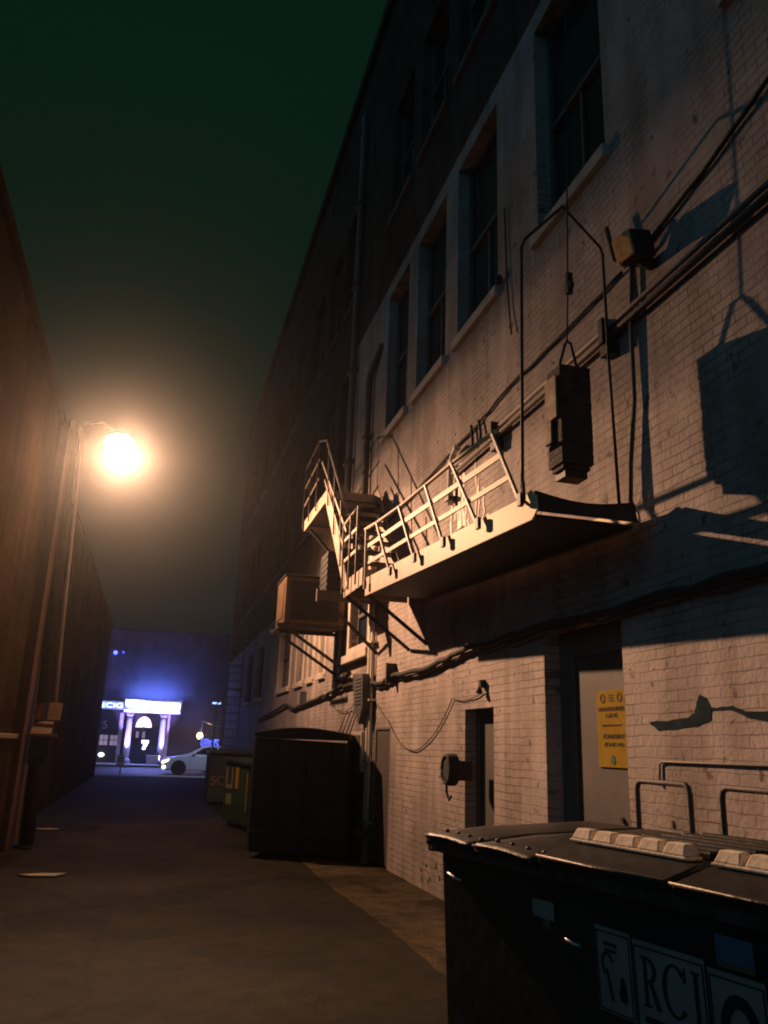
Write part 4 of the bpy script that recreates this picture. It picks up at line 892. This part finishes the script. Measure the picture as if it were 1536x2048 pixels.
for x0 in (-3.2, -2.55):
    w = fbp(MB().box(x0-.06, x0+.60, YB-.05, YB-.003, 1.14, 1.95).build('window', M['darkdoor'])); bpy.context.view_layer.update()
    ps = MB()
    for i in range(2):
        for j in range(2): ps.box(x0+.02+i*.27, x0+.26+i*.27, YB-.062, YB-.052, 1.22+j*.34, 1.52+j*.34)
    q = ps.build('pane', M['warm_win'], w); q.matrix_parent_inverse = w.matrix_world.inverted()
fbp(MB().box(-3.3, -1.95, YB-.05, YB-.003, .35, 1.0).build('lower_window', M['darkdoor']))
fbp(text('house_number', '5', M['portico'], on_front(-2.95, YB-.02, 2.47), .75, depth=.04))
# shop sign
sh_ = thing('shop_sign', 'lit white shop sign with block letters left of the portico', 'sign', loc=(-2.6, 57.6, 3.5))
place(MB().box(-3.45, -1.83, 57.62, YB-.004, 3.50, 4.02).build('sign_box', M['sign_face']), sh_)
place(text('lettering', 'ECIG', M['led_sign'], on_front(-2.66, 57.60, 3.74), .44, 1.36, depth=.03), sh_)
wl_ = thing('wall_lantern', 'small bright oval lamp low on the dark shop front', 'lamp', loc=(-2.95, 57.6, .6))
place(MB().lathe([(.03, -.17), (.11, -.08), (.12, .0), (.11, .08), (.03, .17)], (-2.95, 57.6, .62), 14, 'X').build('globe', M['white_lamp']), wl_)
place(MB().box(-3.0, -2.9, 57.68, YB-.003, .5, .72).build('bracket', M['darkdoor']), wl_)
for (x, y, z, s_, lab) in ((-2.85, YB-.1, 7.2, .14, 'bright blue window lamp high on the dark shop building'), (-2.35, YB-.1, 7.25, .07, 'faint blue window lamp right of the brighter one high on the shop building')):
    t = thing('blue_window_lamp', lab, 'lamp', 'blue lamps high on the shop building', loc=(x, y, z))
    place(MB().lathe([(.02, -s_), (s_*.8, -s_*.5), (s_, 0), (s_*.8, s_*.5), (.02, s_)], (x, y, z), 12).build('globe', M['blue_led'] if s_ > .1 else M['blue_led_lo']), t)
    place(MB().box(x-.03, x+.03, y+s_, YB-.002, z-.03, z+.03).build('bracket', M['darkdoor']), t)
pt = thing('planter', 'violet lit stone planter beside the right column of the portico', 'planter', loc=(.35, 56.7, .13))
place(MB().prism([(-.05, .135), (.62, .135), (.72, .68), (-.15, .68)], 56.45, 56.85, lambda u, v, q: (u, q, v)).build('pot', M['portico'], bevel=.03), pt)
fo = MB(); rnd = random.Random(9)
for k in range(120):
    c_ = Vector((rnd.uniform(-.1, .68), rnd.uniform(56.48, 56.82), rnd.uniform(.69, .95))); d = Vector((rnd.uniform(-1, 1), rnd.uniform(-1, 1), rnd.uniform(0, 1))).normalized()*.09; e2 = d.cross(Vector((0, 1, .3))).normalized()*.03
    fo.poly([c_, c_+d*.5+e2, c_+d, c_+d*.5-e2])
place(fo.build('leaves', M['greenbin']), pt)
# portico lights: violet uplights at the columns
def spot(name, loc, tgt, w, col, ang_, parent, size=.06, blend=.7):
    d = bpy.data.lights.new(name, 'SPOT'); d.energy = w; d.color = col; d.spot_size = math.radians(ang_); d.spot_blend = blend; d.shadow_soft_size = size
    o = bpy.data.objects.new(name, d); COL.objects.link(o); o.location = loc; o.rotation_euler = (Vector(tgt)-Vector(loc)).to_track_quat('-Z', 'Y').to_euler(); place(o, parent); return o
for x in (-1.42, .72):
    t = thing('column_uplight', 'violet floodlight at the foot of the left portico column' if x < 0 else 'violet floodlight at the foot of the right portico column', 'floodlight', 'floodlights at the portico columns', loc=(x, 56.4, .13))
    place(MB().box(x-.12, x+.12, 56.25, 56.45, .14, .26).build('housing', M['darkdoor'], bevel=.02), t)
    spot('uplight', (x+.02, 56.42, .36), (x, 57.25, 2.6), 2600, (.36, .25, 1.0), 42, t)
pd = bpy.data.lights.new('portico_glow', 'AREA'); pd.energy = 1300; pd.color = (.22, .27, 1.0); pd.shape = 'RECTANGLE'; pd.size = 3.4; pd.size_y = .4
po = bpy.data.objects.new('portico_glow', pd); COL.objects.link(po); po.location = (0, 56.80, 3.85); po.rotation_euler = (math.radians(68), 0, 0); place(po, fb)

ud = bpy.data.lights.new('canopy_bloom_fill', 'AREA'); ud.energy = 420; ud.color = (.12, .20, 1.0); ud.shape = 'RECTANGLE'; ud.size = 3.2; ud.size_y = .2  # unseen blue lamp added to imitate bloom above the canopy
uo = bpy.data.objects.new('canopy_bloom_fill', ud); COL.objects.link(uo); uo.location = (0, 57.1, 4.26); uo.rotation_euler = (math.radians(160), 0, 0); place(uo, fb)
# parked car, nose to the left
car = thing('car', 'white car crossing the end of the alley with its headlights on', 'car', loc=(2.8, 44.3, 0))
def crp(o): return place(o, car)
CX = .62; CY0, CY1 = 43.4, 45.15
side = [(0.0, .32), (.0, .55), (.06, .70), (.30, .80), (1.15, .95), (1.35, .99), (4.3, 1.0), (4.62, .92), (4.68, .60), (4.62, .30), (4.2, .22), (.3, .22)]
def loft(profile, wid, name, m, bevel=.04):
    b_ = MB(); n = len(profile); rings = []
    for s_ in (0, .06, .94, 1):
        ins = .10 if s_ in (0, 1) else 0
        y = lerp(CY0, CY1, s_); i = len(b_.v)
        for (a, h) in profile:
            hh = lerp(h, .6, ins*.35); aa = lerp(a, 2.3, ins*.5); b_.v.append((CX+aa, y, hh))
        rings.append(i)
    for k in range(3):
        for j in range(n): j2 = (j+1) % n; b_.f.append((rings[k]+j, rings[k]+j2, rings[k+1]+j2, rings[k+1]+j)); b_.sm.append(False)
    b_.f.append(tuple(rings[0]+j for j in range(n))); b_.sm.append(False); b_.f.append(tuple(rings[3]+j for j in reversed(range(n)))); b_.sm.append(False)
    return crp(b_.build(name, M[m], bevel=bevel))
loft(side, 1, 'body', 'car', .05)
cab0 = [(1.20, .97), (1.95, 1.36), (2.3, 1.43), (3.2, 1.43), (3.7, 1.36), (4.35, 1.0)]
def cabin(ins, prof, name, m, dz=0, hz=1.0, y0=CY0, y1=CY1):
    b_ = MB(); n = len(prof); i0 = len(b_.v)
    for s_, sg_ in ((0, 1), (1, -1)):
        for (a, h) in prof: b_.v.append((CX+a, lerp(y0, y1, s_)+sg_*(ins+.22*max(0, (h-.97))/.46), h+dz))
    b_.f.append(tuple(range(n))); b_.f.append(tuple(reversed(range(n, 2*n)))); b_.sm += [False, False]
    for j in range(n-1): b_.f.append((j, j+1, n+j+1, n+j)); b_.sm.append(False)
    b_.f.append((n-1, 0, n, 2*n-1)); b_.sm.append(False)
    return crp(b_.build(name, M[m], bevel=.03))
cabin(.10, cab0, 'cabin', 'car')
sw = MB(); 
for prof in ([(1.55, 1.01), (2.03, 1.31), (2.35, 1.37), (2.72, 1.375), (2.72, 1.01)], [(2.80, 1.01), (2.80, 1.375), (3.2, 1.37), (3.62, 1.30), (3.95, 1.03)]):
    sw.poly([(CX+a, CY0+.092+.22*max(0, (h-.97))/.46, h) for a, h in prof])
crp(sw.build('side_window', M['carglass']))
crp(MB().poly([(CX+1.26, CY0+.25, 1.005), (CX+1.93, CY0+.38, 1.352), (CX+1.93, CY1-.38, 1.352), (CX+1.26, CY1-.25, 1.005)]).build('windscreen', M['carglass']))
crp(MB().box(CX+1.50, CX+1.66, CY0-.12, CY0+.06, 1.0, 1.10).build('mirror', M['car'], bevel=.03))
dl_ = MB(); dl_.box(CX+2.74, CX+2.755, CY0-.004, CY0+.01, .34, .98); dl_.box(CX+1.42, CX+1.435, CY0-.004, CY0+.01, .45, .98)
crp(dl_.build('door_seams', M['tyre']))
for a in (.88, 3.72):
    for y, s_ in ((CY0, 1), (CY1, -1)):
        w = crp(MB().lathe([(.21, -.09), (.31, -.09), (.325, -.05), (.325, .09), (.2, .09)], (CX+a, y+.10*s_, .33), 24, 'Y').build('wheel', M['tyre'])); bpy.context.view_layer.update()
        rm = MB()
        rm.lathe([(.06, -.085*s_), (.06, -.10*s_)], (CX+a, y+.10*s_, .33), 12, 'Y')
        for k in range(5):
            t = 2*PI*k/5+.3; rm.bar((CX+a+.05*math.cos(t), y+.01*s_, .33+.05*math.sin(t)), (CX+a+.21*math.cos(t), y+.01*s_, .33+.21*math.sin(t)), .055, .02, (0, 1, 0))
        q = rm.build('rim', M['rim'], w); q.matrix_parent_inverse = w.matrix_world.inverted()
        if s_ == 1:
            n = 20; ar = MB().prism([(CX+a+.37*math.cos(2*PI*i/n), .34+.37*math.sin(2*PI*i/n)) for i in range(n)], CY0-.003, CY0+.02, lambda u, v, q: (u, q, v)); crp(ar.build('wheel_arch', M['tyre']))
crp(MB().prism([(.03, .56), (.10, .66), (.40, .76), (.36, .66), (.14, .56)], -.012, .06, lambda u, v, q: (CX+u, CY0+q, v)).build('headlight', M['head'], bevel=.01))
crp(MB().prism([(.03, .56), (.10, .66), (.40, .76), (.36, .66), (.14, .56)], -.06, .012, lambda u, v, q: (CX+u, CY1+q, v)).build('headlight', M['head'], bevel=.01))
crp(MB().lathe([(.085, -.02), (.085, .05)], (CX+.16, CY0, .36), 14, 'Y').build('fog_lamp', M['head']))
crp(MB().box(CX-.012, CX+.02, CY0+.3, CY1-.3, .36, .56).build('grille', M['tyre']))
# street sign on a post
sgn = thing('street_sign', 'small white street sign on a thin post at the kerb', 'sign', loc=(-1.2, 41.9, 0))
place(MB().tube([(-1.2, 41.9, .02), (-1.2, 41.9, .95)], .035, 8).build('post', M['rim']), sgn)
place(MB().box(-1.42, -1.07, 41.85, 41.865, .45, .92).build('plate', M['car'], bevel=.01), sgn)
place(MB().box(-1.36, -1.13, 41.843, 41.848, .62, .66).box(-1.36, -1.13, 41.843, 41.848, .72, .78).build('lettering', M['conduit_dark']), sgn)
# street lamps and mast beyond
sl = thing('street_light', 'cool bluish street light on a post where the alley meets the street', 'street lamp', loc=(2.9, 40.6, 0))
place(MB().tube([(2.88, 40.6, .02), (2.88, 40.6, 3.35)], .05, 8).build('post', M['rim']), sl)
place(MB().tube([(2.88, 40.6, 3.3), (2.95, 40.75, 3.45), (3.1, 41.0, 3.5)], .035, 8).build('arm', M['rim']), sl)
place(MB().box(2.72, 3.12, 40.9, 41.1, 3.40, 3.48).build('lamp_head', M['ice_lamp'], bevel=.02), sl)
spot('street_light_beam', (2.6, 41.0, 3.36), (1.9, 43.2, .6), 170, (.55, .63, 1.0), 120, sl, .15)
ol = thing('street_light', 'distant orange globe street lamp on a mast beside the car roof', 'street lamp', loc=(3.3, 62, 0))
YO = 56.2
place(MB().tube([(3.2, YO, .1), (3.2, YO, 3.0)], .05, 8).build('post', M['rim']), ol)
place(MB().lathe([(.03, -.2), (.14, -.14), (.19, 0), (.14, .14), (.03, .2)], (3.1, YO-.1, 2.0), 14).build('globe', M['orange']), ol)
place(MB().tube([(3.2, YO, 2.95), (3.9, YO, 2.72), (4.8, YO, 2.6)], .045, 8).build('arm', M['rim']), ol)
od = bpy.data.lights.new('globe_light', 'POINT'); od.energy = 60; od.color = (1, .6, .25); od.shadow_soft_size = .2
oo = bpy.data.objects.new('globe_light', od); COL.objects.link(oo); oo.location = (3.1, YO-.45, 2.0); place(oo, ol)
bs = thing('led_sign', 'blue dotted LED sign glowing just above the car roof', 'sign', loc=(3.7, 54, 1.6))
dots = MB(); rnd = random.Random(6)
for i in range(18):
    for j in range(8):
        if rnd.random() < .62: x = 3.08+i*.062; z = 1.30+j*.065; dots.box(x, x+.042, 53.96, 53.985, z, z+.045)
place(MB().box(3.0, 4.25, 53.99, 54.08, 1.22, 1.88).build('board', M['darkdoor']), bs)
place(dots.build('led_dots', M['blue_led']), bs)
place(MB().tube([(3.2, 54.03, .13), (3.2, 54.03, 1.22)], .04, 8).tube([(4.1, 54.03, .13), (4.1, 54.03, 1.22)], .04, 8).build('leg', M['rim']), bs)
# far steel ladder stair on the right wall
fl = thing('wall_ladder', 'far dim steel ladder with hoops fixed to the right wall beyond the bins', 'ladder', loc=(2.7, 30, 0))
ld_ = MB()
for x in (2.45, 2.95): ld_.bar((x, 30, .9), (x, 30, 5.6), .06, .06, (0, 1, 0))
k = 0
while .95+k*.28 < 5.5: ld_.bar((2.48, 30, .95+k*.28), (2.92, 30, .95+k*.28), .035, .035, (0, 1, 0)); k += 1
for z in (1.2, 3.2, 5.2): ld_.bar((2.95, 30, z), (3.31, 30, z), .05, .05, (0, 1, 0))
place(ld_.build('rails_and_rungs', M['conduit']), fl)
hp = MB()
for z in (2.6, 3.4, 4.2, 5.0): hp.tube([(2.45+.25-.30*math.cos(PI*i/8), 30-.55*math.sin(PI*i/8), z) for i in range(9)], .018, 6)
place(hp.build('hoops', M['conduit']), fl)

# ================================================================== night air
hz_ = MB().box(-62, 62, -32, 102, -1.0, 17.5).build('haze', bpy.data.materials.new('haze'))
tag(hz_, kind='stuff')
hm = hz_.data.materials[0]; hm.use_nodes = True; hn = hm.node_tree.nodes; hn.remove(hn['Principled BSDF'])
pv = hn.new('ShaderNodeVolumePrincipled'); pv.inputs['Color'].default_value = (.85, .85, .85, 1); pv.inputs['Density'].default_value = .00105; pv.inputs['Anisotropy'].default_value = .93
hm.node_tree.links.new(pv.outputs[0], hn['Material Output'].inputs['Volume'])
